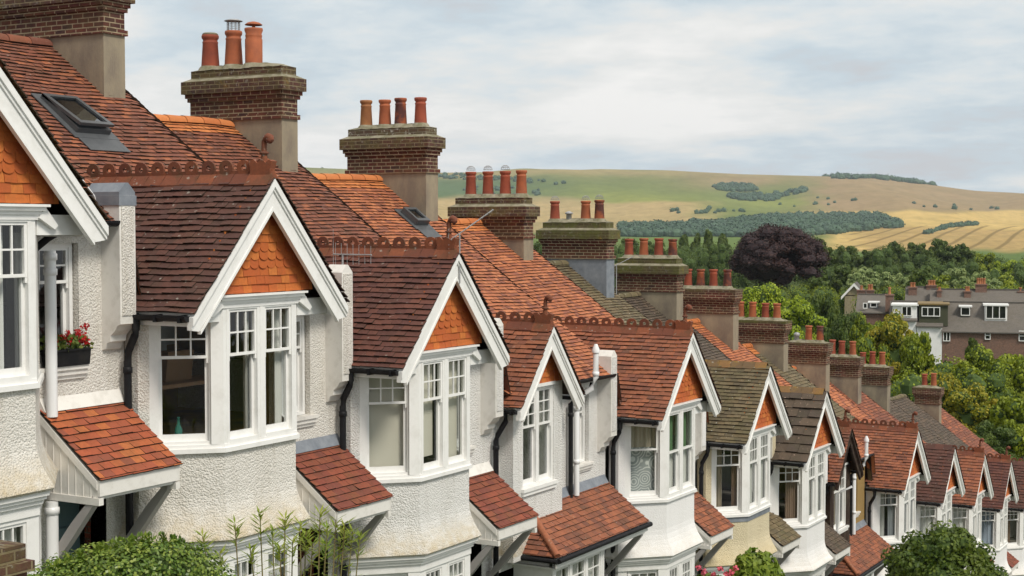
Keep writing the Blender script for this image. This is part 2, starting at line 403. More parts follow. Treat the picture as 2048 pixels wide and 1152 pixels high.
# land cover, pixel ellipses on the hill resolved to ground cells
def landcol(px, py, d, rz):
    n1 = noise.noise(Vector((px * .006, py * .03, 1))); n2 = noise.noise(Vector((px * .02, py * .09, 4)))
    n3 = noise.noise(Vector((px * .07, py * .25, 9)))
    j = n1 * 9 + n2 * 4
    y = py + j; x = px + n2 * 30
    def c(a, b, t): return tuple(a[i] + (b[i] - a[i]) * t for i in range(3))
    green = (.115, .14, .048); ygreen = (.19, .205, .055); tan = (.27, .205, .10); pink = (.235, .17, .095); blue = (.06, .10, .05)
    gold = (.40, .285, .11); gold2 = (.32, .22, .09); straw = (.34, .25, .12)
    k = green
    k = c(k, blue, sst(1180, 1000, x) * sst(352, 362, y) * .75)
    k = c(k, ygreen, math.exp(-((x - 1260) / 120) ** 2 - ((y - 402) / 22) ** 2))
    k = c(k, ygreen, math.exp(-((x - 1560) / 120) ** 2 - ((y - 405) / 14) ** 2) * .7)
    k = c(k, tan, math.exp(-((y - 347) / 10) ** 2) * .8)
    k = c(k, pink, sst(1560, 1680, x) * sst(440, 415, y))
    k = c(k, pink, math.exp(-((x - 1480) / 110) ** 2 - ((y - 362) / 14) ** 2))
    k = c(k, tan, sst(1230 + (y - 400) * 6, 1120 + (y - 400) * 6, x) * sst(392, 402, y) * .9)
    band = sst(400, 406, y) * sst(448, 440, y) * sst(1470, 1330, x)
    k = c(k, c(tan, straw, .6), band)
    k = c(k, gold2, sst(418, 424, y) * sst(1480, 1640, x) * sst(500, 460, y) * .4)
    k = c(k, gold, sst(420, 425, y) * sst(1600, 1700, x))
    k = c(k, gold2, sst(455, 462, y) * sst(1690, 1750, x))
    if y > 455 and x > 1690:
        s = math.sin((py - 470) * .8 + (px - 1850) * .03 + ((px - 1750) * .01) ** 2 * 2)
        k = c(k, (.22, .15, .06), max(0, s) * .5)
    k = c(k, (.08, .12, .035), sst(497, 506, y))
    k = c(k, (.09, .13, .035), sst(460, 470, y) * sst(1690, 1600, x))
    g = 1.32 * (1 + n3 * .14)
    return tuple(q * g for q in k)

def build_ground():
    ds = [0.0, 3, 6, 9, 12, 15, 18, 21, 24, 27, 30, 34, 38, 42, 46, 50, 55, 60, 66, 72, 80, 90, 100, 115, 130, 150, 175, 200, 240, 300, 380, 480, 600, 750, 900, 1100, 1300]
    d = 1360
    while d < 4300: ds.append(d); d += 26
    ds += [4300, 4500, 4800, 5600]
    # pixels columns; wide fans outside the frame
    pxs = [-9000, -6000, -4000, -2500, -1500, -800, -300] + list(range(0, 560, 80)) + list(range(560, 2300, 9)) + [2320, 2400, 2520, 2700, 3000, 3400, 4200, 5500, 8000]
    vs = []; cols = []
    for d in ds:
        for px in pxs:
            x, y = polar(px, max(d, .5))
            zf = terr_z(px, d)
            zn = ground_near(x, y)
            t = sst(130, 420, d)
            z = lerp(zn, zf, t)
            vs.append((x, y, z))
            if d > 1000:
                py = 455 - z / d * F
                c = landcol(px, py, d, 0)
            else: c = (.055, .075, .025)
            cols.append(c)
    n = len(pxs); fs = []
    for i in range(len(ds) - 1):
        for k in range(n - 1):
            fs.append((i * n + k, (i + 1) * n + k, (i + 1) * n + k + 1, i * n + k + 1))
    me = bpy.data.meshes.new('ground'); me.from_pydata(vs, [], [f[::-1] for f in fs])
    ca = me.color_attributes.new('cover', 'FLOAT_COLOR', 'POINT')
    ca.data.foreach_set('color', [q for c in cols for q in (c[0], c[1], c[2], 1)])
    rws = me.color_attributes.new('rows', 'FLOAT_COLOR', 'POINT')
    rv = []
    k_ = 0
    for d in ds:
        for px in pxs:
            py = 455 - vs[k_][2] / max(d, 1) * F
            q = 1.0 if (d > 1000 and px > 1700 and 452 < py < 500) else 0.0
            rv += [q, q, q, 1]; k_ += 1
    rws.data.foreach_set('color', rv)
    m, nt, p = newmat('turf and fields'); b = NB(nt)
    a = nt.nodes.new('ShaderNodeVertexColor'); a.layer_name = 'cover'
    v = b.coord()
    n1 = b.noise(v, .012, 5, .6); n2 = b.noise(v, .06, 4, .7)
    c = b.mix(b.math('MULTIPLY', b.ramp(n1, [(.35, 1), (.6, 0)]), .22), a.outputs[0], (.09, .11, .04))
    c = b.mix(b.math('MULTIPLY', b.ramp(n2, [(.56, 0), (.66, 1)]), .25), c, (.05, .065, .03))
    rw = nt.nodes.new('ShaderNodeVertexColor'); rw.layer_name = 'rows'
    wv = nt.nodes.new('ShaderNodeTexWave'); wv.wave_type = 'BANDS'; wv.bands_direction = 'X'; wv.inputs['Scale'].default_value = .012
    mp = nt.nodes.new('ShaderNodeMapping'); mp.inputs['Rotation'].default_value = (0, 0, -.12); wn = b.noise(v, .0018, 1)
    nt.links.new(v, mp.inputs[0])
    wv.inputs['Distortion'].default_value = 1.2; wv.inputs['Detail'].default_value = 0; wv.inputs['Detail Scale'].default_value = .3
    nt.links.new(mp.outputs[0], wv.inputs['Vector'])
    c = b.mix(b.math('MULTIPLY', b.math('MULTIPLY', b.ramp(wv.outputs[0], [(.84, 0), (.97, 1)]), rw.outputs[0]), .75), c, (.17, .12, .045))
    nt.links.new(c, p.inputs['Base Color']); p.inputs['Roughness'].default_value = 1
    p.inputs['Specular IOR Level'].default_value = 0
    me.materials.append(m)
    for q in me.polygons: q.use_smooth = True
    o = bpy.data.objects.new('ground', me); COL.objects.link(o); tag(o, kind='structure')
build_ground()

def strip(name, x0, x1, dz, mat, y0=-4, y1=88):
    mb = MB(); ys = [y0 + i * 2 for i in range(int((y1 - y0) / 2) + 1)]
    vs = []; fs = []
    for y in ys:
        z = ground_near(0, y) + dz
        vs += [(x0, y, z), (x1, y, z), (x1, y, z - .3), (x0, y, z - .3)]
    for i in range(len(ys) - 1):
        a = i * 4; b = a + 4
        fs += [(a, a + 1, b + 1, b), (a + 1, a + 2, b + 2, b + 1), (a + 3, a, b, b + 3)]
    mb.add(vs, fs); return tag(mb.build(name, mat), kind='structure')
ASPH = m_stain('asphalt', (.05, .05, .05), (.065, .062, .06), 3, .9, .5, 60)
PAVE = m_stain('paving', (.24, .23, .21), (.18, .17, .155), 3, .9, .4, 40)
strip('pavement', -6.6, -4.6, .14, PAVE)
strip('road', -4.6, 1.6, .02, ASPH)

# ------------------------------------------------------------------ tiles
def tile(mb, a, b, c, d, t, r, mi=0):
    """a,b top edge (left,right), c,d bottom edge (right,left); t = outward thickness vector"""
    a = Vector(a); b = Vector(b); c = Vector(c); d = Vector(d)
    lift = t * (1.0 + r.uniform(-.25, .55)); tw = t * r.uniform(-.25, .25)
    c1 = c + lift + tw; d1 = d + lift - tw
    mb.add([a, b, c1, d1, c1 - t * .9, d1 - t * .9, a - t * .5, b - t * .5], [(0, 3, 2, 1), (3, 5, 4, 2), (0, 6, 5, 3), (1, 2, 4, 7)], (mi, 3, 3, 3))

XR = -18.0; SL = .74
PARTY = [y - 1.47 for y, z in HT] + [70.9]
def main_ridge(n): return HT[n][1] + 2.2
def ridge_z(Y, X=XR):
    """swept down at each party wall; the sweep is short near the eaves, long at the ridge"""
    q = sst(-15.4, -14.2, X); e0 = lerp(-.25, -.06, q); e1 = lerp(1.3, .06, q)
    n = 0
    while n < 13 and Y > PARTY[n + 1] + e0: n += 1
    z = main_ridge(n)
    if n > 0 and Y < PARTY[n] + e1:
        t = (Y - (PARTY[n] + e0)) / (e1 - e0)
        z = lerp(main_ridge(n - 1), z, sst(0, 1, t) * .6 + min(1, max(0, t)) * .4)
    return z
def sag(X, Y, n):
    return .035 * noise.noise(Vector((X * .5, Y * .5, n * 3.1)))
def main_z(X, Y):
    return ridge_z(Y, X) - SL * (X - XR) + .05 * noise.noise(Vector((X * .35, Y * .55, 0)))
# gables on the main roof: (front x, centre y, apex z, slope, half width)
GABLES = []
TYPEB = (3, 7)
for n, (y, z) in enumerate(HT):
    if n in TYPEB: GABLES.append((-D0 - .62, y - .25, z - .5, 1.16, 1.16))
    else: GABLES.append((-D0, y, z, 1.09, 1.49))
def gable_z(n, X, Y):
    gx, gy, gz, s, h = GABLES[n]
    if abs(Y - gy) > h + .02 or X > gx + .1: return -1e9
    return gz - s * abs(Y - gy)

TILEMAT = dict()
GT = [T_DARK, T_DARK, T_DARK2, T_MIX, T_MIX, T_OLIVE, T_GREY, T_MIX, T_MIX, T_DARK, T_MIX, T_DARK2, T_DARK, T_DARK2]
MT = [T_BROWNRED, T_BROWNRED, T_BROWNRED, T_ORANGE, T_ORANGE, T_OLIVE, T_GREY, T_ORANGE, T_OLIVE, T_ORANGE, T_BROWNRED, T_GREY, T_GREY, T_BROWNRED]

def main_roof(n, root, bz):
    r = random.Random(100 + n); hy, hz = HT[n]
    y0 = PARTY[n] if n else hy - 1.5; y1 = PARTY[n + 1]
    tw = .165; g = .1 / math.hypot(1, SL)
    if n >= 8: tw = .22; g *= 1.3
    mb = MB(); X = XR + .05; row = 0
    ncol = int(round((y1 - y0) / tw)); tw = (y1 - y0) / ncol
    def P(x, y): return (x + D0, y - hy, main_z(x, y) - hz)
    t = Vector((SL, 0, 1)).normalized() * .021
    while X < -12.88:
        for c in range(-1, ncol + 1):
            ya = y0 + (c + (.5 if row % 2 else 0)) * tw; yb = ya + tw - .004
            ya = max(ya, y0 - .01); yb = min(yb, y1 + .012)
            if yb - ya < .03: continue
            if yb - ya < .1: ya, yb = (y1 - .15, y1 + .012) if yb > y1 else (y0 - .01, y0 + .15)
            mi = 2 if (row < 3 and n in (2, 3, 4, 7, 8, 9)) else 0
            ym = (ya + yb) / 2
            if any(gable_z(k, X, ym) > main_z(X, ym) + .05 for k in (n - 1, n, n + 1) if 0 <= k < 14): continue
            tile(mb, P(X, ya), P(X, yb), P(X + g * 1.12, yb), P(X + g * 1.12, ya), t, r, mi)
        X += g; row += 1
    # boarding beneath and the rear slope
    nx = 20; ny = 24
    for (xa, xb, mi, dz) in ((XR, -12.9, 1, -.03), (XR - 4.6, XR, 0, 0)):
        vs = []
        for i in range(nx + 1):
            x = lerp(xa, xb, i / nx)
            for k in range(ny + 1):
                y = lerp(y0, y1, k / ny)
                z = (main_z(x, y) if x >= XR else main_z(2 * XR - x, y)) + dz
                vs.append((x + D0, y - hy, z - hz))
        mb.add(vs, [(i * (ny + 1) + k, (i + 1) * (ny + 1) + k, (i + 1) * (ny + 1) + k + 1, i * (ny + 1) + k + 1) for i in range(nx) for k in range(ny)], mi)
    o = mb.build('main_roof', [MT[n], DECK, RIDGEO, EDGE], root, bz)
    # ridge tiles
    mb = MB(); y = y0
    while y < y1 - .05:
        ye = min(y + .44, y1 + .02); vs = []
        for yy, rr in ((y, .125), (ye, .115)):
            zc = main_z(XR, yy) - hz - .045
            for k in range(9):
                q = math.pi * (k / 8) * 1.0
                vs.append((XR + D0 + math.cos(q) * rr * 1.15, yy - hy, zc + math.sin(q) * rr))
        mb.add(vs, [(k, k + 1, k + 10, k + 9) for k in range(8)], 0, True)
        y += .435
    mb.build('main_ridge', RIDGEO if n in (2, 3, 4, 7, 8, 9) else (T_BROWNRED if n < 3 else T_OLIVE), root, bz)

def gable_roof(n, root, bz, tiles, big=False, verge=False):
    r = random.Random(200 + n); hy, hz = HT[n]
    gx, gy, gz, s, h = GABLES[n]
    ax, ay, az = gx + D0, gy - hy, gz - hz                 # local apex
    mb = MB(); hyp = math.hypot(1, s)
    g = (.1 if not big else .27) / hyp; tw = .165 if not big else .30
    if n >= 9: g *= 1.25; tw = .2
    depth = 4.6
    for side in (-1, 1):
        t = Vector((0, side * s, 1)).normalized() * (.021 if not big else .035)
        u = .04; row = 0
        while u < h:
            ue = min(u + g * 1.12, h + .03)
            x = ax + .065 + (r.uniform(-.01, .01)); c = 0
            if row % 2: x -= tw / 2
            first = True
            while x > ax - depth:
                xa = x; xb = x - tw + .004
                if first and row % 2: xa = ax + .065; 
                first = False
                zt = az - s * u
                Xw = (xa + xb) / 2 - D0; Yw = hy + ay + side * u
                if Xw < -12.95 and main_z(Xw, Yw) - hz > zt + .07:
                    x -= tw; continue
                wob = .02 * noise.noise(Vector((xa * 2.3, u * 5, n)))
                A = (xa, ay + side * u, zt + wob); B = (xb, ay + side * u, zt + wob)
                C = (xb, ay + side * ue, az - s * ue + wob); Dd = (xa, ay + side * ue, az - s * ue + wob)
                if side < 0: tile(mb, B, A, Dd, C, t, r, 2 if (verge and row >= 0 and xa > ax) else 0)
                else: tile(mb, A, B, C, Dd, t, r, 2 if (verge and xa > ax) else 0)
                x -= tw
            u += g; row += 1
        # boarding
        q = .035
        mb.add([(ax + .04, ay, az - q), (ax - depth, ay, az - q), (ax - depth, ay + side * h, az - s * h - q), (ax + .04, ay + side * h, az - s * h - q)], [(0, 1, 2, 3)], 1)
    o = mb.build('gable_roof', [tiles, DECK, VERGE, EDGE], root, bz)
    return ax, ay, az, s, h

def crest(n, root, bz, ax, ay, az, plain=False, mat=None):
    """ridge capping with pierced cresting, and the finial"""
    mb = MB(); mat = mat or CREST
    xb = ax - 3.4 if n not in TYPEB else ax - 2.7
    x = ax - .02; k = 0
    while x > xb:
        x2 = x - .29
        for side in (-1, 1):
            dz = -.17 if not plain else -.12
            y2 = ay + side * .13
            a = (x, ay, az + .035); b = (x2 + .006, ay, az + .035); c = (x2 + .006, y2, az - .11); d = (x, y2, az - .11)
            mb.add([a, b, c, d, (d[0], d[1], d[2] - .02), (c[0], c[1], c[2] - .02)], [(0, 1, 2, 3), (3, 2, 5, 4)])
        if not plain:
            cx = (x + x2) / 2; cz = az + .10; ro, ri = .10, .034; nseg = 14
            vs = []
            for yy in (ay - .014, ay + .014):
                for rr in (ro, ri):
                    for j in range(nseg):
                        q = 2 * math.pi * j / nseg; vs.append((cx + math.cos(q) * rr * 1.12, yy, cz + math.sin(q) * rr))
            fs = []
            for j in range(nseg):
                j2 = (j + 1) % nseg
                fs += [(j, j2, nseg + j2, nseg + j), (2 * nseg + j, 3 * nseg + j, 3 * nseg + j2, 2 * nseg + j2), (j, 2 * nseg + j, 2 * nseg + j2, j2), (nseg + j, nseg + j2, 3 * nseg + j2, 3 * nseg + j)]
            mb.add(vs, fs)
            mb.box(x2 + .003, x, ay - .012, ay + .012, az + .02, az + .062)
        x = x2; k += 1
    mb.build('crest_ridge', mat, root, bz)
    if plain: return
    # finial: shield plate, stem with collar, curled knob
    mb = MB()
    sh = [(-.17, -.02), (-.18, .10), (-.21, .19), (-.13, .20), (-.07, .15), (0, .2), (.07, .15), (.12, .19), (.17, .17), (.14, .08), (.13, -.02)]
    mb.prism([(ax - .14 + a, az + b) for a, b in sh], 'y', ay - .05, ay + .05)
    for sd_ in (-1, 1):
        mb.add([(ax + .02, ay, az + .07), (ax - .34, ay, az + .07), (ax - .34, ay + sd_ * .15, az - .13), (ax + .02, ay + sd_ * .15, az - .13)], [(0, 1, 2, 3)])
    mb.add([(ax + .02, ay, az + .07), (ax + .02, ay - .15, az - .13), (ax + .02, ay + .15, az - .13)], [(0, 1, 2)])
    c = (ax - .13, ay, az)
    mb.tube([(c[0], c[1], c[2] + z) for z in (.1, .2, .27)], [.05, .042, .036], 10)
    mb.lathe(c, [(.036, .255), (.06, .265), (.06, .285), (.036, .295)], 12)
    path = [(c[0] + a, c[1], c[2] + b) for a, b in ((0, .28), (0, .36), (.005, .42), (.03, .46), (.065, .475), (.1, .46), (.115, .425))]
    mb.tube(path, [.036, .034, .036, .042, .05, .05, .035], 10)
    mb.ball((c[0] + .09, c[1], c[2] + .44), .052)
    mb.build('finial', mat, root, bz)

def barge(n, root, bz, ax, ay, az, s, h, mat, mouldmat=None):
    for side in (-1, 1):
        mb = MB(); hh = h + .03; w_ = .40
        def Q(y, z): return (ay + side * y, az + z)
        pts = [Q(0, -.05), Q(hh, -s * hh - .05), Q(hh, -s * hh - .20), Q(hh - .15, -s * hh - .22), Q(0, -.05 - w_)]
        mb.prism(pts, 'x', ax - .05, ax, 0)
        for (o, wd, x1) in ((.0, .10, .045), (.10, .045, .022)):
            mb.prism([Q(.0, -.05 - o), Q(hh, -s * hh - .05 - o), Q(hh, -s * hh - .05 - o - wd), Q(0, -.05 - o - wd)], 'x', ax + .001, ax + x1, 0)
        mb.prism([Q(0, -w_ - .0), Q(hh - .17, -s * (hh - .17) - w_), Q(hh - .17, -s * (hh - .17) - w_ - .04), Q(0, -w_ - .05)], 'x', ax - .045, ax + .012, 0)
        mb.build('bargeboard', mat, root, bz)

def offset_poly(P, o):
    """open outline (x, y) pushed outward"""
    segs = []
    for i in range(len(P) - 1):
        d = Vector((P[i + 1][0] - P[i][0], P[i + 1][1] - P[i][1])).normalized(); segs.append(Vector((d.y, -d.x)))
    out = []
    for i, p in enumerate(P):
        if i == 0: n = Vector((0, segs[0].y)) * (1 / max(.3, abs(segs[0].y))) if abs(segs[0].y) > .3 else segs[0]
        elif i == len(P) - 1: n = Vector((0, segs[-1].y)) * (1 / max(.3, abs(segs[-1].y))) if abs(segs[-1].y) > .3 else segs[-1]
        else:
            a, b = segs[i - 1], segs[i]; m = (a + b).normalized(); n = m / max(.4, m.dot(a))
        out.append((p[0] + n.x * o, p[1] + n.y * o))
    return out

def loft(mb, P, prof, mi=0, top=False, bottom=False, closed_x=-1.5):
    """outline P swept down a profile [(offset, z)...]"""
    rings = [[(x, y, z) for x, y in offset_poly(P, o)] for o, z in prof]
    n = len(P)
    for a, b in zip(rings, rings[1:]):
        mb.add(a + b, [(k, k + 1, n + k + 1, n + k) for k in range(n - 1)], mi)
    for flag, rg in ((top, rings[0]), (bottom, rings[-1])):
        if flag: mb.add(rg, [tuple(range(n))], mi)

def sash_window(name, parent, O, U, Nn, w_, h_, bz, top=.36, grid=(3, 2), frame=WHITE, curtain=None, single=False, r=None, reveal=0.0, horn=True, glassmat=None):
    """frame mesh as a part, its glass and curtain as sub-parts. O bottom-left seen from outside-left"""
    mb = MB(); ob = lambda *a, mi=0: mb.obox(O, U, Nn, *a, mi)
    jw = .05
    ob(0, jw, -.06, .04, 0, h_); ob(w_ - jw, w_, -.06, .04, 0, h_); ob(jw, w_ - jw, -.06, .04, h_ - jw, h_); ob(jw, w_ - jw, -.06, .045, 0, .04)
    a0, a1 = jw, w_ - jw; zt = h_ - jw; zm = h_ * (1 - top); zb = .04
    sw = .035
    # upper sash (outer)
    ob(a0, a0 + sw, -.01, .025, zm, zt); ob(a1 - sw, a1, -.01, .025, zm, zt)
    ob(a0 + sw, a1 - sw, -.01, .024, zt - sw, zt); ob(a0 + sw, a1 - sw, -.01, .03, zm, zm + .035)
    c, rr = grid; gw = (a1 - a0 - 2 * sw) / c; gh = (zt - sw - zm - .035) / rr
    for i in range(1, c): ob(a0 + sw + i * gw - .010, a0 + sw + i * gw + .010, -.004, .018, zm + .035, zt - sw)
    for i in range(1, rr): ob(a0 + sw, a1 - sw, -.003, .016, zm + .035 + i * gh - .010, zm + .035 + i * gh + .010)
    # lower sash (inner)
    if not single:
        ob(a0, a0 + sw + .01, -.055, -.02, zb, zm + .02); ob(a1 - sw - .01, a1, -.055, -.02, zb, zm + .02)
        ob(a0 + sw, a1 - sw, -.054, -.022, zb, zb + .085); ob(a0 + sw, a1 - sw, -.056, -.012, zm - .005, zm + .03)
        if horn:
            for a in (a0, a1 - sw * .8): ob(a, a + sw * .8, -.008, .022, zm - .06, zm)
    fr = mb.build(name, frame, parent, bz)
    g = MB()
    def quad(a0_, a1_, b_, c0, c1, mi=0):
        P = [(O[0] + U[0] * a + Nn[0] * b_, O[1] + U[1] * a + Nn[1] * b_, O[2] + c_) for a, c_ in ((a0_, c0), (a1_, c0), (a1_, c1), (a0_, c1))]
        g.add(P, [(0, 1, 2, 3)], mi)
    quad(a0, a1, .005, zm, zt)
    if not single: quad(a0, a1, -.038, zb, zm)
    g.build('window_glass', glassmat or GLASS, fr)
    if curtain:
        for (kind, f0, f1, z0f, z1f, cm) in curtain:
            cb = MB(); nn = 26 if kind == 'curtain' else 1
            amp = .028 if kind == 'curtain' else 0
            vs = []
            for i in range(nn + 1):
                a = lerp(jw + (w_ - 2 * jw) * f0, jw + (w_ - 2 * jw) * f1, i / nn)
                fl = 1.0
                b_ = -.13 + amp * math.sin(i * 1.55 + f0 * 9) + amp * .5 * math.sin(i * .7 + 1)
                for cc in (h_ * z0f, h_ * z1f):
                    vs.append((O[0] + U[0] * a + Nn[0] * b_, O[1] + U[1] * a + Nn[1] * b_, O[2] + cc))
            cb.add(vs, [(2 * i, 2 * i + 2, 2 * i + 3, 2 * i + 1) for i in range(nn)], 0, kind == 'curtain')
            cb.build('roller_blind' if kind == 'blind' else 'curtain', cm, fr)
    return fr

def fabric(key, c, tr=.12):
    if key in MATS: return MATS[key]
    m, nt, p = newmat(key); b = NB(nt)
    base = b.mix(b.math('MULTIPLY', b.noise(b.coord(), 3, 3), .25), c, tuple(q * .6 for q in c))
    nt.links.new(base, p.inputs['Base Color']); p.inputs['Roughness'].default_value = .9
    t = b.N.new('ShaderNodeBsdfTranslucent'); mx = b.N.new('ShaderNodeMixShader'); nt.links.new(base, t.inputs[0])
    mx.inputs[0].default_value = tr
    o = [q for q in nt.nodes if q.type == 'OUTPUT_MATERIAL'][0]
    nt.links.new(p.outputs[0], mx.inputs[1]); nt.links.new(t.outputs[0], mx.inputs[2]); nt.links.new(mx.outputs[0], o.inputs[0])
    MATS[key] = m; return m
NET = fabric('white net curtain', (.75, .74, .70)); BEIGE = fabric('beige curtain', (.55, .47, .36)); BLINDM = fabric('oatmeal roller blind', (.66, .62, .52), .1)
GREENC = fabric('green curtain', (.10, .20, .09)); BROWNC = fabric('brown curtain', (.30, .21, .15)); GREYC = fabric('grey curtain', (.42, .44, .46))
LACE = fabric('patterned lace curtain', (.50, .52, .50))
_nt = LACE.node_tree; _b = NB(_nt); _p = [q for q in _nt.nodes if q.type == 'BSDF_PRINCIPLED'][0]
_d = _b.voro(_b.coord(), 3.2); _s = _b.math('SINE', _b.math('MULTIPLY', _d, 42))
_nt.links.new(_b.mix(_b.ramp(_s, [(.35, 0), (.7, 1)]), (.34, .37, .36), (.72, .73, .70)), _p.inputs['Base Color'])
BLUEC = fabric('blue grey curtain', (.35, .40, .48))
ROOM_OCHRE = m_stain('ochre room wall', (.45, .28, .05), (.16, .11, .06), 1.5, .9, 0)
ROOM_DIM = m_stain('dim room wall', (.22, .20, .17), (.09, .08, .07), 1.5, .9, 0)
ROOM_GREEN = m_stain('pale green room wall', (.20, .24, .16), (.12, .13, .09), 1.5, .9, 0)

def c(kind, f0, f1, m, z0=.03, z1=.97): return (kind, f0, f1, z0, z1, m)

def chimney(root, bz, hy, hz, yfar, zband, wide, pots, style, rot=0.0, cap='brick', fat=1.0):
    """stack on the party wall; yfar its far face, zband the height of the lowest brick band"""
    xf = -16.8 + D0; x0 = xf - wide; y1 = yfar - hy; y0 = y1 - .45; z = zband - hz
    mb = MB()
    def bx(o, za, zb, mi, oy=None):
        oy = o if oy is None else oy
        mb.box(x0 - o, xf + o, y0 - oy, y1 + oy, z + za, z + zb, mi)
    bx(0, -3.4, 0, 0)
    if style != 'small':
        bx(.035, 0, .085, 1); bx(-.002, .085, .36, 1)
        bx(.035, .36, .43, 1); bx(.065, .43, .505, 1); bx(.115, .505, .73, 2)
        # flaunched cap course
        mb.box(x0 + .02, xf - .02, y0 + .01, y1 - .01, z + .73, z + .93, 3)
        vs = [(x0 - .1, y0 - .1, z + .731), (xf + .1, y0 - .1, z + .731), (xf + .1, y1 + .1, z + .731), (x0 - .1, y1 + .1, z + .731),
              (x0 + .015, y0 + .005, z + .79), (xf - .015, y0 + .005, z + .79), (xf - .015, y1 - .005, z + .79), (x0 + .015, y1 - .005, z + .79)]
        mb.add(vs, [(0, 1, 5, 4), (1, 2, 6, 5), (2, 3, 7, 6), (3, 0, 4, 7)], 4)
        top = .93
    else:
        bx(.03, 0, .08, 1); bx(-.002, .08, .30, 1); bx(.03, .30, .37, 1); bx(.06, .37, .44, 1); bx(.09, .44, .66, 1); bx(.10, .66, .74, 2)
        top = .74
    vs = []
    nx, ny = 16, 4
    for i in range(nx + 1):
        for k in range(ny + 1):
            u, v_ = i / nx, k / ny
            e_ = min(1, 4 * min(u, 1 - u)) ** .5 * min(1, 2.0 * min(v_, 1 - v_)) ** .6
            vs.append((lerp(x0 + .01, xf - .01, u), lerp(y0, y1, v_), z + top + .002 + e_ * .10 + .015 * noise.noise(Vector((i * .9, k * .9, yfar)))))
    mb.add(vs, [(i * (ny + 1) + k, (i + 1) * (ny + 1) + k, (i + 1) * (ny + 1) + k + 1, i * (ny + 1) + k + 1) for i in range(nx) for k in range(ny)], 4, True)
    shaft = {'lead': LEAD}.get(style, GRENDER)
    capm = {'white': BRICKW, 'moss': BRICKM}.get(cap, BRICKL)
    st = mb.build('chimney', [shaft, BRICK, BRICKM if cap == 'moss' else BRICKL, capm, MORTAR], root, bz)
    # lead flashing where the stack meets the slope
    yc = (y0 + y1) / 2
    r = random.Random(int(yfar * 10))
    for (f, ht, kind, pm) in pots:
        pb = MB(); px_ = lerp(x0, xf, f); cc = (px_, yc, z + top + .05); k = ht
        rb, rt = .135 * fat, .105 * fat
        if kind == 'short':
            pb.lathe(cc, [(.07, -.05), (.07, .16), (.10, .165), (.10, .2), (.02, .24)], 12)
        elif kind == 'cowlbox':
            pb.lathe(cc, [(.09, -.05), (.09, .16), (.11, .17), (.11, .25), (.05, .29)], 12)
        else:
            prof = [(rb, -.06), (rb, 0), (lerp(rb, rt, .8), k * .74), (rt + .012, k * .76), (rt + .012, k * .80), (rt, k * .815), (rt + .002, k * .86), (rt + .022, k * .90), (rt + .028, k * .96), (rt + .02, k), (rt - .02, k), (rt - .025, k * .8)]
            if kind == 'banded': prof = [(rb - .012, -.06), (rb - .012, k * .70), (rt + .012, k * .74), (rt + .02, k * .78), (rt + .02, k * .82), (rt + .01, k * .84), (rt + .035, k * .95), (rt + .03, k), (rt - .02, k), (rt - .025, k * .8)]
            pb.lathe(cc, prof, 18, capt=True)
            pb.lathe(cc, [(rb + .07, -.05), (rb + .03, .02), (rb, .05)], 14, 1, capt=False)
        mats = [pm, MORTAR]
        p_o = pb.build('chimney_pot', mats, st)
        if kind == 'stone':
            q = MB(); q.lathe((cc[0], cc[1], cc[2] + k), [(.135, .0), (.15, .015), (.12, .04), (.02, .05)], 14); q.build('pot_cap', MORTAR, st)
        if 'mush' in kind or kind == 'banded':
            q = MB(); q.lathe((cc[0], cc[1], cc[2] + k), [(.03, 0), (.03, .05)], 8)
            q.lathe((cc[0], cc[1], cc[2] + k), [(.155, .055), (.16, .065), (.11, .10), (.03, .12)], 16); q.build('pot_cap', pm, st)
        if kind == 'cowl':
            q = MB(); q.lathe((cc[0], cc[1], cc[2] + k), [(.165, .175), (.17, .185), (.10, .21), (.01, .22)], 16)
            for j in range(10):
                a = j * math.pi / 5; q.box(cc[0] + .115 * math.cos(a) - .004, cc[0] + .115 * math.cos(a) + .004, cc[1] + .115 * math.sin(a) - .004, cc[1] + .115 * math.sin(a) + .004, cc[2] + k, cc[2] + k + .18)
            for zz in (.03, .07, .11, .15): q.tube([(cc[0] + .117 * math.cos(a * .4), cc[1] + .117 * math.sin(a * .4), cc[2] + k + zz) for a in range(17)], .003, 4)
            q.build('pot_cowl', METAL, st)
        if kind == 'wire':
            q = MB(); c0 = Vector((cc[0], cc[1], cc[2] + k + .03))
            for j in range(6):
                a = j * math.pi / 6
                q.tube([c0 + Vector((math.cos(a) * math.cos(b), math.sin(a) * math.cos(b), math.sin(b))) * .105 for b in [x_ * math.pi / 8 for x_ in range(9)]], .0035, 4, cap=False)
            for b in (.1, .55, 1.0): q.tube([c0 + Vector((math.cos(a) * math.cos(b), math.sin(a) * math.cos(b), math.sin(b))) * .105 for a in [x_ * math.pi / 6 for x_ in range(13)]], .0035, 4, cap=False)
            q.build('wire_guard', METAL, st)
    return st

def aerial(root, bz, p, h, boom, els, tilt=0.0, up=.25):
    """mast with a boom carrying elements; p foot of the mast; boom direction vector"""
    mb = MB(); p = Vector(p); t = p + Vector((0, 0, h)); mb.tube([p, t], .014, 6)
    b = Vector(boom); L_ = b.length; bn = b.normalized(); s0 = t - bn * L_ * .25; e0 = t + bn * L_ * .75
    mb.tube([s0, e0], .011, 6)
    side = Vector((bn.y, -bn.x, 0)).normalized() if tilt == 0 else Vector((0, 0, 1))
    for i in range(els):
        q = s0.lerp(e0, .06 + .92 * i / (els - 1)); l = .17 - .05 * i / els; es = .004 if tilt == 1 else .006
        mb.tube([q - side * l, q + side * l], es, 4)
    for k in (-1, 1):
        for j in range(3):
            q = s0 + Vector((0, 0, k * (.05 + .06 * j))); mb.tube([q - side * .2, q + side * .2], .004, 4)
        mb.tube([s0, s0 + Vector((0, 0, k * .19))], .005, 4)
    return mb.build('tv_aerial', METAL, root, bz)

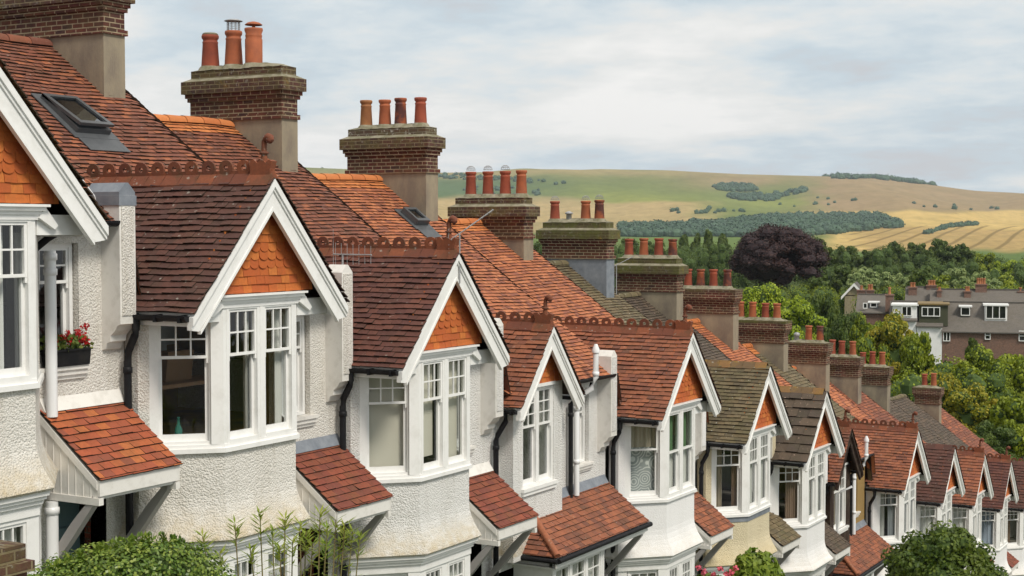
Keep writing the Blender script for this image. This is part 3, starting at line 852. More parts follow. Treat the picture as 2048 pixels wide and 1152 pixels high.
def pipe(root, bz, path, r, mat, name='downpipe', collars=()):
    mb = MB(); mb.tube(path, r, 12)
    for z in collars:
        # find x, y on the path at that height
        for a, b in zip(path, path[1:]):
            if min(a[2], b[2]) <= z <= max(a[2], b[2]) and a[2] != b[2]:
                t = (z - a[2]) / (b[2] - a[2]); x, y = lerp(a[0], b[0], t), lerp(a[1], b[1], t)
                mb.lathe((x, y, z), [(r, -.04), (r * 1.22, -.035), (r * 1.22, .035), (r, .04)], 12, capt=False); break
    return mb.build(name, mat, root, bz)

def porch(root, bz, y0, y1, tiles, n, wood=OLDWHITE, hip=False, bracket=GREYWOOD, boards=True):
    r = random.Random(300 + n)
    xa, za, xb, zb = -1.14, -3.77, -.20, -4.49
    L_ = math.hypot(xb - xa, zb - za); dx, dz = (xb - xa) / L_, (zb - za) / L_
    g = .118; tw = .165; t = Vector((-dz, 0, dx)) * .019
    mb = MB(); k = 0; s = 0.0
    while s < L_:
        se = min(s + g * 1.1, L_ + .035)
        y = y0 - (tw / 2 if k % 2 else 0)
        while y < y1:
            ya, yb = max(y, y0 + (hip and (s * .9 * 0))), min(y + tw - .004, y1)
            if hip:
                lim = y0 + .62 * (1 - s / L_)       # the hip line runs down to the corner
                ya = max(ya, lim)
            if yb - ya > .03:
                P = lambda q, yy: (xa + dx * q, yy, za + dz * q)
                tile(mb, P(s, ya), P(s, yb), P(se, yb), P(se, ya), t, r)
            y += tw
        s += g; k += 1
    if hip:
        # hipped end facing up the street
        t2 = Vector((0, -dx, dx)).normalized() * .019
        s = 0.0; k = 0
        while s < L_:
            se = min(s + g * 1.1, L_ + .03)
            f = s / L_; fe = se / L_
            ya = y0 + .62 * (1 - f); yb_ = y0 + .62 * (1 - fe)
            x = -1.14 - (tw / 2 if k % 2 else 0)
            while x < lerp(xa, xb, f):
                a_, b_ = max(x, -1.14), min(x + tw - .004, lerp(xa, xb, f) + .02)
                if b_ - a_ > .03: tile(mb, (a_, ya, za + dz * s), (b_, ya, za + dz * s), (b_, yb_, za + dz * se), (a_, yb_, za + dz * se), t2, r)
                x += tw
            s += g; k += 1
        mb.tube([(xa, y0 + .62, za + .03), ((xa + xb) / 2, y0 + .31, (za + zb) / 2 + .035), (xb + .02, y0, zb + .02)], .06, 8, 2)
    yb0 = y0 + (.62 if hip else 0)
    mb.add([(xa, yb0, za - .02), (xb, y0, zb - .02), (xb, y1, zb - .02), (xa, y1, za - .02)], [(0, 1, 2, 3)], 1)
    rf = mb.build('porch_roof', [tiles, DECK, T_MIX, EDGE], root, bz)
    # fascia, cheek and soffit
    mb = MB()
    mb.box(xb - .035, xb + .0, y0 + .01, y1 - .01, zb - .20, zb - .025)
    if not hip:
        for yy in (y0 + .015, y1 - .06):
            mb.prism([(xa, za - .06), (xb - .04, zb - .05), (xb - .04, zb - .26), (xa, zb - .26)], 'y', yy, yy + .03)
            mb.prism([(xa, za - .04), (xb - .036, zb - .03), (xb - .036, zb - .13), (xa, za - .14)], 'y', yy - .018, yy + .048)
            mb.box(xa, xb - .0, yy - .02, yy + .05, zb - .30, zb - .22)
            xx = xa + .1
            while xx < xb - .12:
                mb.box(xx, xx + .012, yy - .006, yy, zb - .22, za - .14 + (xx - xa) * (zb - za) / (xb - xa)); xx += .115
    mb.box(xa, xb - .04, y0 + .05, y1 - .07, zb - .24, zb - .21)
    mb.build('fascia_and_cheeks', wood, rf)
    if not hip: ys = (y0 + .05, y1 - .07)
    else: ys = (y1 - .07,)
    for yy in ys:
        mb = MB(); pts = []
        top = []; bot = []
        for i in range(13):
            q = i / 12; x = lerp(xb - .10, xa + .06, q); z = lerp(zb - .25, zb - 1.12, q)
            wv = -math.sin(q * 2 * math.pi) * .06; wd = .055 + .04 * math.sin(q * math.pi)
            top.append((x - .7 * wd * 0 + wv * .7, z + wd + wv * .7)); bot.append((x + wv * .7 - .0, z - wd + wv * .7))
        pts = top + bot[::-1]
        n_ = len(top)
        for i in range(n_ - 1):
            a = [top[i], top[i + 1], bot[i + 1], bot[i]]
            mb.prism(a, 'y', yy - .045, yy + .045)
        mb.box(xa, xa + .09, yy - .055, yy + .055, zb - 1.28, zb - 1.06)
        mb.build('porch_bracket', bracket, rf)
    return rf

BAY = [(-1.14, -1.42), (-.93, -1.42), (-.21, -.70), (-.21, .70), (-.93, 1.42), (-1.14, 1.42)]

def house_body(root, bz, wallm, n, window_frame=WHITE, rwin=True, room=ROOM_DIM, sidez=0, brackets=True, leadcap=False, recess_curtain=None, doorcol=None, typeb=False):
    """main wall behind, recess with slit window, doorway, party wall bracket"""
    mb = MB(); xw = -1.14; xi = -1.40
    wy0 = 1.42 if not typeb else -1.47
    zt = -1.63; y_end = 2.94
    wa, wb, wz0, wz1 = 1.62, 2.22, -3.36, -1.90
    da, db, dz0, dz1 = 1.85, 2.62, -6.6, -4.62
    def seg(a, b, z0, z1): mb.box(xi, xw, a, b, z0, z1)
    if typeb:
        seg(-1.47, -1.03 - .05, -4.8, zt); seg(-1.08, .10, -4.8, -3.45); seg(.10, 1.42, -4.8, zt); seg(-1.08, .10, -1.8, zt + .1)
        seg(-1.47, -1.25, -6.7, -4.8); seg(1.3, 1.42, -6.7, -4.8)
    seg(1.42, wa, -4.62, zt); seg(wb, y_end, -4.62, zt); seg(wa, wb, -4.62, wz0); seg(wa, wb, wz1, zt)
    seg(1.42, da, -6.7, -4.62); seg(db, y_end, -6.7, -4.62)
    # rear shell of the house
    mb.box(-11.0, -10.75, -1.47, y_end, -6.7, -1.6)
    mb.box(-10.75, xi, -1.47, -1.44, -6.7, -1.6); mb.box(-10.75, xi, y_end - .03, y_end, -6.7, -1.6)
    mb.build('wall', wallm, root, bz)
    # interior
    mb = MB(); a, b = -1.42, 2.9; x0 = -4.2
    V = [(x0, a, -3.45), (xi, a, -3.45), (xi, b, -3.45), (x0, b, -3.45), (x0, a, -1.5), (xi, a, -1.5), (xi, b, -1.5), (x0, b, -1.5)]
    mb.add(V, [(0, 1, 2, 3), (7, 6, 5, 4), (0, 3, 7, 4), (1, 0, 4, 5), (3, 2, 6, 7)])
    V = [(x, y, z - 3.15 if z < -2 else z - 3.15) for x, y, z in V]
    mb.add(V, [(0, 1, 2, 3), (7, 6, 5, 4), (0, 3, 7, 4), (1, 0, 4, 5), (3, 2, 6, 7)])
    if not typeb:
        for z in (-3.42, -1.52): mb.add([(x, y, z) for x, y in BAY] + [(xi, 1.42, z), (xi, -1.42, z)], [tuple(range(8))])
        mb.add([(x, y, -4.6) for x, y in BAY] + [(xi, 1.42, -4.6), (xi, -1.42, -4.6)], [tuple(range(8))])
        mb.box(xi, xw, 1.38, 1.42, -3.42, -1.52)
    mb.build('room_interior', room, root, bz)
    # recess window
    if rwin:
        sash_window('recess_window', root, (xw - .12, wa + .02, wz0 + .05), (0, 1), (1, 0), wb - wa - .04, wz1 - wz0 - .05, bz, .33, (2, 2), window_frame, recess_curtain, glassmat=GLASS)
        mb = MB(); mb.box(xw - .12, xw + .085, wa - .07, wb + .09, wz0, wz0 + .045); mb.box(xw - .02, xw + .06, wa - .05, wb + .07, wz0 - .06, wz0 - .001); mb.box(xw - .02, xw + .03, wa - .04, wb + .06, wz0 - .11, wz0 - .061)
        mb.build('recess_sill', OLDWHITE, root, bz)
    # doorway
    mb = MB(); mb.box(xw - .50, xw - .45, da, db, -6.6, -4.62, 0)
    mb.box(xw - .45, xw - .40, da + .04, db - .04, -6.5, -5.3, 0); mb.build('front_door', m_paint('door paint %d' % n, doorcol or (.05, .02, .02), .4, .1), root, bz)
    mb = MB(); mb.box(xi - .1, xw - .004, da - .14, da, -6.7, -4.64); mb.box(xi - .1, xw - .004, db, db + .14, -6.7, -4.64); mb.build('door_reveal', BRICKR, root, bz)
    if brackets: party_bracket(root, bz, wallm, leadcap)

def party_bracket(root, bz, wallm, leadcap):
    mb = MB(); y0, y1 = 2.58, 2.84; x1 = -.84; x0 = -1.14
    top = -1.34; bot = -2.8
    yc = (y0 + y1) / 2
    mb.box(x0, x1, y0, y1, bot, top, 0)
    mb.prism([(y0, top), (y1, top), (y1, top + .04), (yc + .02, top + .15), (yc - .02, top + .15), (y0, top + .04)], 'x', x0 - (.25 if leadcap else 0), x1, 2 if leadcap else 0)
    if leadcap:
        mb.box(x0 - .25, x1 + .012, y0 - .012, y1 + .012, top - .12, top - .001, 2)
    mb.box(x1, x1 + .012, y0 + .03, y1 - .03, bot + .04, top - (.13 if leadcap else -.02), 1)
    prof = [(x0, bot), (x1, bot), (x1, bot - .06), (x1 - .05, bot - .08), (x1 - .09, bot - .14), (x1 - .16, bot - .2), (x1 - .17, bot - .27), (x1 - .22, bot - .29), (x1 - .25, bot - .36), (x0, bot - .38)]
    mb.prism(prof, 'y', y0, y1, 0)
    mb.build('party_wall_bracket', [OLDWHITE, wallm, LEAD], root, bz)

def gutters(root, bz, ax, ay, az, s, h, sides=(-1, 1), back=1.25, mat=None):
    mat = mat or BLACKP
    for side in sides:
        mb = MB(); yy = ay + side * (h + .045); zz = az - s * h - .085
        vs = []
        for x in (ax - .02, ax - back):
            for k in range(9):
                q = math.pi * k / 8; vs.append((x, yy + .062 * math.cos(q), zz + .02 - .07 * math.sin(q)))
        mb.add(vs, [(k, k + 9, k + 10, k + 1) for k in range(8)] + [tuple(range(9))], 0, False)
        mb.add([(x, yy + o, zz + .018) for x, o in ((ax - .02, -.06), (ax - .02, .06), (ax - back, .06), (ax - back, -.06))], [(0, 1, 2, 3)])
        x = ax - .1
        while x > ax - back:
            mb.box(x - .03, x, yy - .07, yy + .07, zz - .06, zz + .03); x -= .38
        mb.build('gutter', mat, root, bz)

def house_a(n, label, wallm, cfg):
    hy, hz = HT[n]; r = random.Random(n)
    root = empty('terraced_house', (-D0, hy, hz - GH)); bz = GH
    tag(root, label, 'house', 'houses of the terrace')
    g = cfg.get
    barge_m = g('barge', WHITE)
    ax, ay, az, s, h = gable_roof(n, root, bz, GT[n], g('big', False), g('verge', False))
    crest(n, root, bz, ax, ay, az, g('plain', False), g('crestmat'))
    barge(n, root, bz, ax, ay, az, s, h, barge_m)
    main_roof(n, root, bz)
    fr = g('frame', WHITE)
    # hanging tiles in the gable
    mb = MB(); rr = random.Random(50 + n)
    zb = -1.47; z = zb; row = 0; gz = .105
    while z < -.3:
        half = (-z - .10) / s if row > 0 else (-z - .10) / s
        half = min(half, 1.02)
        y = -half - (0.0825 if row % 2 else 0)
        scal = row in (3, 4, 5)
        while y < half:
            ya, yb = max(y, -half), min(y + .161, half)
            if yb - ya > .02:
                x0 = -.19 + rr.uniform(-.003, .006); zt_ = z + gz + .03; thick = .02
                if scal and yb - ya > .15:
                    pts = [(ya, zt_), (ya, z + .035)] + [(lerp(ya, yb, .5 - .5 * math.cos(q)), z + .035 - .05 * math.sin(q)) for q in [math.pi * i / 7 for i in range(1, 7)]] + [(yb, z + .035), (yb, zt_)]
                else: pts = [(ya, zt_), (ya, z + rr.uniform(-.004, .004)), (yb, z + rr.uniform(-.004, .004)), (yb, zt_)]
                # slanting tile: bottom proud, top tucked in
                nP = len(pts); ztop = zt_
                f = [(x0 + .018 * (ztop - p[1]) / (gz + .03), p[0], p[1]) for p in pts]
                bk = [(q[0] - thick, q[1], q[2]) for q in f]
                mb.add(f + bk, [tuple(range(nP - 1, -1, -1))] + [(i, (i + 1) % nP, (i + 1) % nP + nP, i + nP) for i in range(nP)])
            y += .165
        z += gz; row += 1
    mb.add([(-.215, -1.3, zb), (-.215, 1.3, zb), (-.215, 0, -.06)], [(0, 1, 2)], 1)
    mb.build('tile_hanging', [g('hang', HANG), DECK], root, bz)
    # soffit beams under the eaves
    for sd_ in (-1, 1):
        mb = MB()
        a, b = sorted((sd_ * .76, sd_ * 1.47))
        a, b = sorted((sd_ * .76, sd_ * 1.40)); mb.box(-.28, -.22, a, b, -1.80, -1.585); mb.box(-1.14, -.28, a, b, -1.63, -1.59)
        a, b = sorted((sd_ * 1.40, sd_ * 1.46)); mb.box(-1.14, -.06, a, b, -1.82, -1.64)
        mb.prism([(-.25 * 0 + sd_ * .74, -1.62), (sd_ * .82, -1.50), (sd_ * 1.0, -1.70), (sd_ * .95, -1.74)], 'x', -.215, -.16)
        mb.box(-.05, -.02, *sorted((sd_ * 1.30, sd_ * 1.46)), -1.76, -1.65)
        mb.build('eaves_boarding', fr, root, bz)
    # upper bay: rendered body
    mb = MB()
    fl = g('flare', .17)
    prof = [(0, -3.40), (0, -3.95), (.01, -4.05), (.035, -4.15), (.075, -4.25), (.125, -4.34), (fl, -4.42), (fl + .012, -4.45), (fl - .01, -4.475), (.05, -4.48)]
    # split the outline so the render ripples
    P = []
    for a, b in zip(BAY, BAY[1:]):
        k = max(1, int(math.hypot(b[0] - a[0], b[1] - a[1]) / .12))
        P += [(lerp(a[0], b[0], i / k), lerp(a[1], b[1], i / k)) for i in range(k)]
    P.append(BAY[-1])
    loft(mb, P, prof, 0)
    # piers of render either side of the canted windows
    for sd_ in (-1, 1):
        pts = [(-1.14, sd_ * 1.42), (-.93, sd_ * 1.42), (-.835, sd_ * 1.325), (-.90, sd_ * 1.26), (-1.14, sd_ * 1.30)]
        mb.prism(pts, 'z', -3.40, -1.60)
    mb.build('bay_wall', wallm, root, bz)
    mb = MB(); mb.prism(BAY, 'z', -6.7, -6.1); mb.build('bay_plinth', wallm, root, bz)
    if g('leadapron'):
        mb = MB(); loft(mb, BAY, [(.012, -3.36), (.014, -3.52)], 0); mb.build('lead_apron', LEAD, root, bz)
    # woodwork of the bay: sill, corner posts, cornice
    mb = MB()
    def band(o0, o1, z0, z1):
        inner = offset_poly(BAY, o0); outer = offset_poly(BAY, o1); k = len(BAY)
        vs = [(x, y, z0) for x, y in inner] + [(x, y, z0) for x, y in outer] + [(x, y, z1) for x, y in inner] + [(x, y, z1) for x, y in outer]
        fs = []
        for i in range(k - 1):
            fs += [(i, i + 1, k + i + 1, k + i), (2 * k + i, 3 * k + i, 3 * k + i + 1, 2 * k + i + 1), (k + i, k + i + 1, 3 * k + i + 1, 3 * k + i), (i, 2 * k + i, 2 * k + i + 1, i + 1)]
        fs += [(0, k, 3 * k, 2 * k), (k - 1, 3 * k - 1, 4 * k - 1, 2 * k - 1)]
        mb.add(vs, fs)
    band(-.16, .05, -3.40, -3.345); band(-.12, .02, -3.345, -3.30)
    for sd_ in (-1, 1):
        for (px_, py_, w2) in ((-.25, .73, .062), ):
            pts = [(-.20, sd_ * .66), (-.20, sd_ * .715), (-.30, sd_ * .83), (-.37, sd_ * .76), (-.30, sd_ * .66)]
            if sd_ > 0: pts = pts[::-1]
            mb.prism(pts, 'z', -3.30, -1.62)
        pts = [(-.84, sd_ * 1.32), (-.80, sd_ * 1.28), (-.87, sd_ * 1.21), (-.91, sd_ * 1.25)]
        mb.prism(pts, 'z', -3.30, -1.62)
    mb.box(-.30, -.19, -.03, .03, -3.30, -1.60)
    # cornice over the front
    mb.box(-.34, -.185, -.76, .76, -1.64, -1.585); mb.box(-.34, -.165, -.78, .78, -1.585, -1.545); mb.box(-.34, -.13, -.81, .81, -1.545, -1.505); mb.box(-.34, -.10, -.84, .84, -1.505, -1.478)
    for sd_ in (-1, 1):
        O_ = (-.30, sd_ * .80); E_ = (-.86, sd_ * 1.36)
        d = Vector((E_[0] - O_[0], E_[1] - O_[1])).normalized(); nn = Vector((-d.y * sd_ * 1, d.x * sd_)) if True else None
        nn = Vector((.7071, sd_ * .7071))
        mb.obox((O_[0], O_[1], 0), (d.x, d.y), (nn.x, nn.y), -.05, .80, -.08, .045, -1.74, -1.56)
    mb.build('bay_woodwork', fr, root, bz)
    cw = g('cant'); fw = g('front'); wl = g('grid', (3, 2))
    # canted windows and front sashes, upper floor
    s2 = .70710678
    sash_window('side_window', root, (-.835, -1.245, -3.30), (s2, s2), (s2, -s2), .70, 1.57, bz, g('ctop', .33), g('cgrid', wl), fr, cw)
    sash_window('side_window', root, (-.34, .75, -3.30), (-s2, s2), (s2, s2), .70, 1.57, bz, g('ctop', .33), g('cgrid', wl), fr, cw)
    sash_window('front_window', root, (-.235, -.66, -3.30), (0, 1), (1, 0), .63, 1.69, bz, g('ftop', .37), wl, fr, fw)
    sash_window('front_window', root, (-.235, .03, -3.30), (0, 1), (1, 0), .63, 1.69, bz, g('ftop', .37), wl, fr, g('front2', fw))
    # ground floor bay
    mb = MB(); band(-.1, .13, -4.53, -4.482); band(-.1, .10, -4.57, -4.53); band(-.1, .065, -4.62, -4.57); band(-.1, .03, -4.74, -4.62); band(-.14, .05, -6.12, -6.05)
    for sd_ in (-1, 1):
        pts = [(-.20, sd_ * .60), (-.20, sd_ * .715), (-.32, sd_ * .84), (-.39, sd_ * .77), (-.30, sd_ * .60)]
        mb.prism(pts, 'z', -6.05, -4.74)
        mb.prism([(-1.14, sd_ * 1.42), (-.93, sd_ * 1.42), (-.80, sd_ * 1.29), (-.87, sd_ * 1.22), (-1.14, sd_ * 1.30)], 'z', -6.05, -4.74)
    mb.box(-.30, -.205, -.05, .05, -6.05, -4.74)
    mb.build('ground_bay_woodwork', fr, root, bz)
    sash_window('lower_window', root, (-.825, -1.235, -6.05), (s2, s2), (s2, -s2), .68, 1.31, bz, .4, (3, 2), fr, [c('curtain', 0, 1, NET)])
    for a in (-.60, .05): sash_window('lower_window', root, (-.24, a, -6.05), (0, 1), (1, 0), .55, 1.31, bz, .4, (3, 2), fr, [c('curtain', 0, 1, NET)])
    sash_window('lower_window', root, (-.34, .75, -6.05), (-s2, s2), (s2, s2), .68, 1.31, bz, .4, (3, 2), fr, [c('curtain', 0, 1, NET)])
    house_body(root, bz, wallm, n, fr, True, g('room', ROOM_DIM), leadcap=g('leadcap', False), recess_curtain=g('rcurt'), doorcol=g('door'), brackets=g('brackets', True))
    gutters(root, bz, ax, ay, az, s, h)
    yl = -(h + .045); zg = -s * h - .12
    pipe(root, bz, [(-.84, yl, zg + .03), (-.84, yl, zg - .13), (-.86, yl, zg - .20), (-.98, yl + .01, zg - .40), (-1.0, yl + .02, zg - .52), (-1.0, yl + .03, -6.5)], .048, g('pipecol', BLACKP), collars=(zg - .62, -4.6))
    # eaves of the recess
    mb = MB(); zz = -1.66
    vs = []
    for y in (1.5, 2.56):
        for k in range(9):
            q = math.pi * k / 8; vs.append((-.86 + .06 * math.cos(q), y, zz + .02 - .07 * math.sin(q)))
    mb.add(vs, [(k, k + 9, k + 10, k + 1) for k in range(8)] + [tuple(range(9)), tuple(range(9, 18))]); mb.add([(-.92, 1.5, zz + .018), (-.80, 1.5, zz + .018), (-.80, 2.56, zz + .018), (-.92, 2.56, zz + .018)], [(0, 1, 2, 3)])
    mb.build('gutter', BLACKP, root, bz)
    if n < 4:
        pipe(root, bz, [(-.84, 1.62, -1.72), (-.86, 1.60, -1.80), (-.92, 1.56, -1.84), (-1.06, 1.40, -2.02), (-1.08, 1.38, -2.1)], .04, BLACKP)
    porch(root, bz, 1.58, 2.88, g('porch', T_PORCH2), n, g('porchwood', OLDWHITE), bracket=g('bracketcol', GREYWOOD))
    # flashing above porch roof
    mb = MB(); mb.prism([(-1.139, -3.66), (-1.10, -3.72), (-1.04, -3.81), (-1.139, -3.80)], 'y', 1.6, 2.86); mb.build('porch_flashing', g('flash', OLDWHITE), root, bz)
    return root

def house_b(n, label, wallm, cfg):
    hy, hz = HT[n]; g = cfg.get
    root = empty('terraced_house', (-D0, hy, hz - GH)); bz = GH
    tag(root, label, 'house', 'houses of the terrace')
    ax, ay, az, s, h = gable_roof(n, root, bz, GT[n], False, False)
    crest(n, root, bz, ax, ay, az); barge(n, root, bz, ax, ay, az, s, h, g('barge', WHITE)); main_roof(n, root, bz)
    fr = g('frame', WHITE)
    # projecting upper bay, square, narrow
    xw = -.86; x0 = -1.14
    mb = MB(); ya, yb = ay - .95, ay + .85; wa, wb = ay - .62, ay + .52; z0, z1 = -3.36, -1.62
    mb.box(x0, xw, ya, wa, -4.6, az - s * .95); mb.box(x0, xw, wb, yb, -4.6, az - s * .85)
    mb.box(x0, xw, wa, wb, -4.6, z0); mb.box(x0, xw, wa, wb, z1, az - s * .65)
    mb.prism([(ya, az - s * .95), (yb, az - s * .85), (ay, az - .1)], 'x', x0, xw)
    mb.build('gable_wall', g('gablewall', wallm), root, bz)
    mb = MB(); rr = random.Random(n)
    z = z1 + .05; row = 0
    while z < az - .3:
        half = (az - z - .1) / s; half = min(half, .8); y = -half - (.08 if row % 2 else 0)
        while y < half:
            a_, b_ = max(y, -half), min(y + .161, half)
            if b_ - a_ > .02: mb.add([(xw + .012, ay + a_, z + .13), (xw + .012, ay + b_, z + .13), (xw + .032, ay + b_, z), (xw + .032, ay + a_, z), (xw + .005, ay + b_, z), (xw + .005, ay + a_, z)], [(0, 1, 2, 3), (3, 2, 4, 5)])
            y += .165
        z += .105; row += 1
    mb.build('tile_hanging', g('hang', HANG), root, bz)
    mb = MB(); mb.box(xw, xw + .07, wa - .06, wb + .06, z0 - .06, z0); mb.box(xw, xw + .045, wa - .04, wb + .04, z0 - .13, z0 - .061); mb.build('front_sill', fr, root, bz)
    mb = MB(); mb.box(xw - .02, xw + .04, wa, wb, z1, z1 + .06); mb.build('window_head', fr, root, bz)
    w1 = (wb - wa) / 2
    for i in range(2): sash_window('front_window', root, (xw - .06, wa + i * w1, z0), (0, 1), (1, 0), w1, z1 - z0, bz, .40, (2, 3) if n == 3 else (2, 2), fr, g('front'))
    house_body(root, bz, wallm, n, fr, True, g('room', ROOM_DIM), typeb=True, recess_curtain=None, leadcap=False, brackets=g('brackets', True))
    gutters(root, bz, ax, ay, az, s, h, back=.7)
    yl = ay - (h + .045); zg = az - s * h - .12
    pipe(root, bz, [(-.86, yl, zg), (-.86, yl, zg - .14), (-1.0, yl - .03, zg - .38), (-1.03, yl - .04, zg - .48), (-1.03, yl - .04, -6.5)], .048, BLACKP, collars=(zg - .6,))
    yr = 1.28
    pipe(root, bz, [(-.83, 1.75, -1.74), (-.84, 1.70, -1.84), (-1.0, yr + .05, -2.0), (-1.04, yr, -2.1), (-1.04, yr, -3.86)], .045, BLACKP, collars=(-2.3,))
    pipe(root, bz, [(-.72, yr + .40, -1.15), (-.72, yr + .40, -1.62), (-.78, yr + .36, -1.82), (-.98, yr + .18, -1.98), (-1.0, yr + .16, -2.1), (-1.0, yr + .16, -3.84)], .055, UPVC, 'soil_pipe', collars=(-1.55, -2.2, -3.2))
    mb = MB(); mb.lathe((-.72, yr + .40, -1.15), [(.075, 0), (.075, .05), (.03, .16)], 12); mb.build('pipe_cap', UPVC, root, bz)
    mb = MB(); zz = -1.66
    vs = []
    for y in (1.0, 2.7):
        for k in range(9):
            q = math.pi * k / 8; vs.append((-.84 + .06 * math.cos(q), y, zz + .02 - .07 * math.sin(q)))
    mb.add(vs, [(k, k + 9, k + 10, k + 1) for k in range(8)] + [tuple(range(9)), tuple(range(9, 18))]); mb.add([(-.90, 1.0, zz + .018), (-.78, 1.0, zz + .018), (-.78, 2.7, zz + .018), (-.90, 2.7, zz + .018)], [(0, 1, 2, 3)])
    mb.build('gutter', BLACKP, root, bz)
    porch(root, bz, -.85, 2.92, T_MIX, n, WHITE, hip=True)
    mb = MB(); mb.tube([(-.16, -.85, -4.56), (-.16, 2.95, -4.56)], .05, 8); mb.tube([(-.16, -.9, -4.56), (-1.14, -.9, -4.56)], .045, 8); mb.build('gutter', BLACKP, root, bz)
    # ground floor bay under the pent roof
    mb = MB(); mb.box(-1.14, -.36, -.7, -.62, -6.7, -4.62); mb.box(-1.14, -.36, 1.25, 1.33, -6.7, -4.62); mb.box(-.42, -.36, -.62, 1.25, -6.7, -6.1); mb.box(-.42, -.34, -.7, 1.33, -4.74, -4.62)
    mb.build('ground_bay_wall', fr, root, bz)
    for i in range(3): sash_window('lower_window', root, (-.40, -.62 + i * .62, -6.1), (0, 1), (1, 0), .62, 1.36, bz, .4, (2, 2), fr, [c('curtain', 0, 1, NET)])
    mb = MB(); mb.prism([(-1.139, -3.66), (-1.09, -3.74), (-1.04, -3.82), (-1.139, -3.80)], 'y', -.3, 2.9); mb.build('porch_flashing', LEAD, root, bz)
    return root

W_CREAM = m_pebble('cream pebbledash', (.80, .77, .715))
W_WHITE = m_pebble('white pebbledash', (.80, .79, .765), (.45, .42, .36))
W_SMOOTH = m_pebble('smooth white masonry', (.82, .81, .80), (.5, .48, .44), .35)
W_YELLOW = m_pebble('pale yellow pebbledash', (.70, .61, .42), (.45, .37, .22), .8)
W_OCHRE = m_pebble('ochre render', (.34, .22, .075), (.2, .13, .05), .6)

H = []
H.append(house_a(0, 'nearest cream pebbledash terraced house, cut by the left edge of the photo', W_CREAM, dict(
    verge=True, cant=[c('curtain', 0, 1, NET)], front=[c('curtain', 0, .75, NET)], front2=[c('curtain', 0, .62, NET)], room=ROOM_DIM, porch=T_PORCH, leadcap=True, door=(.10, .16, .17))))
H.append(house_a(1, 'cream pebbledash house with dark brown gable roof and a bottle in its bay window', W_CREAM, dict(
    room=ROOM_OCHRE, front=[c('curtain', .93, 1, NET)], front2=[c('curtain', .7, .95, NET)], porch=T_PORCH2, door=(.10, .02, .015), flash=LEAD, rcurt=[c('curtain', 0, 1, BEIGE)])))
H.append(house_a(2, 'white pebbledash house with oatmeal roller blinds drawn in its bay window', W_WHITE, dict(
    cant=[c('blind', 0, 1, BLINDM, .0)], front=[c('blind', 0, .95, BLINDM, .12)], front2=[c('blind', 0, .95, BLINDM, .06)], porch=T_PORCH2)))
H.append(house_b(3, 'white terraced house with a narrow dormer gable above a wide hipped tiled porch roof', W_WHITE, dict(front=[c('curtain', 0, .5, GREYC)])))
H.append(house_a(4, 'white house with bare orange red gable roof, lace panel and green curtains in its bay', W_SMOOTH, dict(
    cant=[c('curtain', 0, 1, BEIGE, .63, .97), c('blind', 0, 1, LACE, .03, .63)], front=[c('curtain', .05, .95, GREENC, .5), c('curtain', 0, 1, NET, .03, .5)], grid=(1, 1), ftop=.5, ctop=.4, porch=T_MIX)))
H.append(house_a(5, 'pale yellow rendered house with mossy olive brown gable roof', W_YELLOW, dict(
    plain=True, crestmat=LICHR, bmat=W_YELLOW, cant=[c('curtain', 0, .35, BEIGE), c('curtain', .75, 1, BROWNC)], front=[c('curtain', 0, .4, BROWNC), c('curtain', .6, 1, NET)], porch=T_OLIVE, leadapron=True, barge=WHITE)))
H.append(house_a(6, 'smooth white house with flared bay under large grey brown concrete roof tiles', W_SMOOTH, dict(
    plain=True, big=True, crestmat=LICHR, flare=.20, cant=[c('curtain', .45, 1, BROWNC)], front=[c('curtain', 0, 1, NET)], porch=T_GREY, cgrid=(3, 2))))
H.append(house_b(7, 'ochre house with dark brown bargeboards and half timbered narrow gable', W_OCHRE, dict(barge=DKWOOD, gablewall=DKWOOD, hang=DKWOOD, brackets=False)))
H.append(house_a(8, 'white house with crested orange red roof, just beyond the dark timbered gable', W_SMOOTH, dict(
    cant=[c('curtain', 0, .4, NET), c('curtain', .6, 1, GREYC)], front=[c('curtain', 0, 1, GREYC)])))
H.append(house_a(9, 'white house with plain dark brown gable roof and white draped curtains, far along the terrace', W_SMOOTH, dict(
    plain=True, crestmat=T_DARK, cant=[c('curtain', 0, 1, NET)], front=[c('curtain', 0, 1, NET)])))
H.append(house_a(10, 'white house with orange brown gable and finial, third gable from the right edge', W_SMOOTH, dict(cant=[c('curtain', 0, 1, NET)], front=[c('curtain', 0, 1, NET)])))
H.append(house_a(11, 'white house with maroon gable and finial, second gable from the right edge', W_SMOOTH, dict(cant=[c('curtain', 0, 1, BLUEC)], front=[c('curtain', 0, 1, NET)])))
H.append(house_a(12, 'last gabled white house, mostly outside the right edge of the photo', W_SMOOTH, dict(plain=True, crestmat=T_DARK, cant=[c('curtain', 0, .5, BROWNC)])))
H.append(house_a(13, 'far end house of the terrace, only its roof and slim chimney in view', W_SMOOTH, dict()))

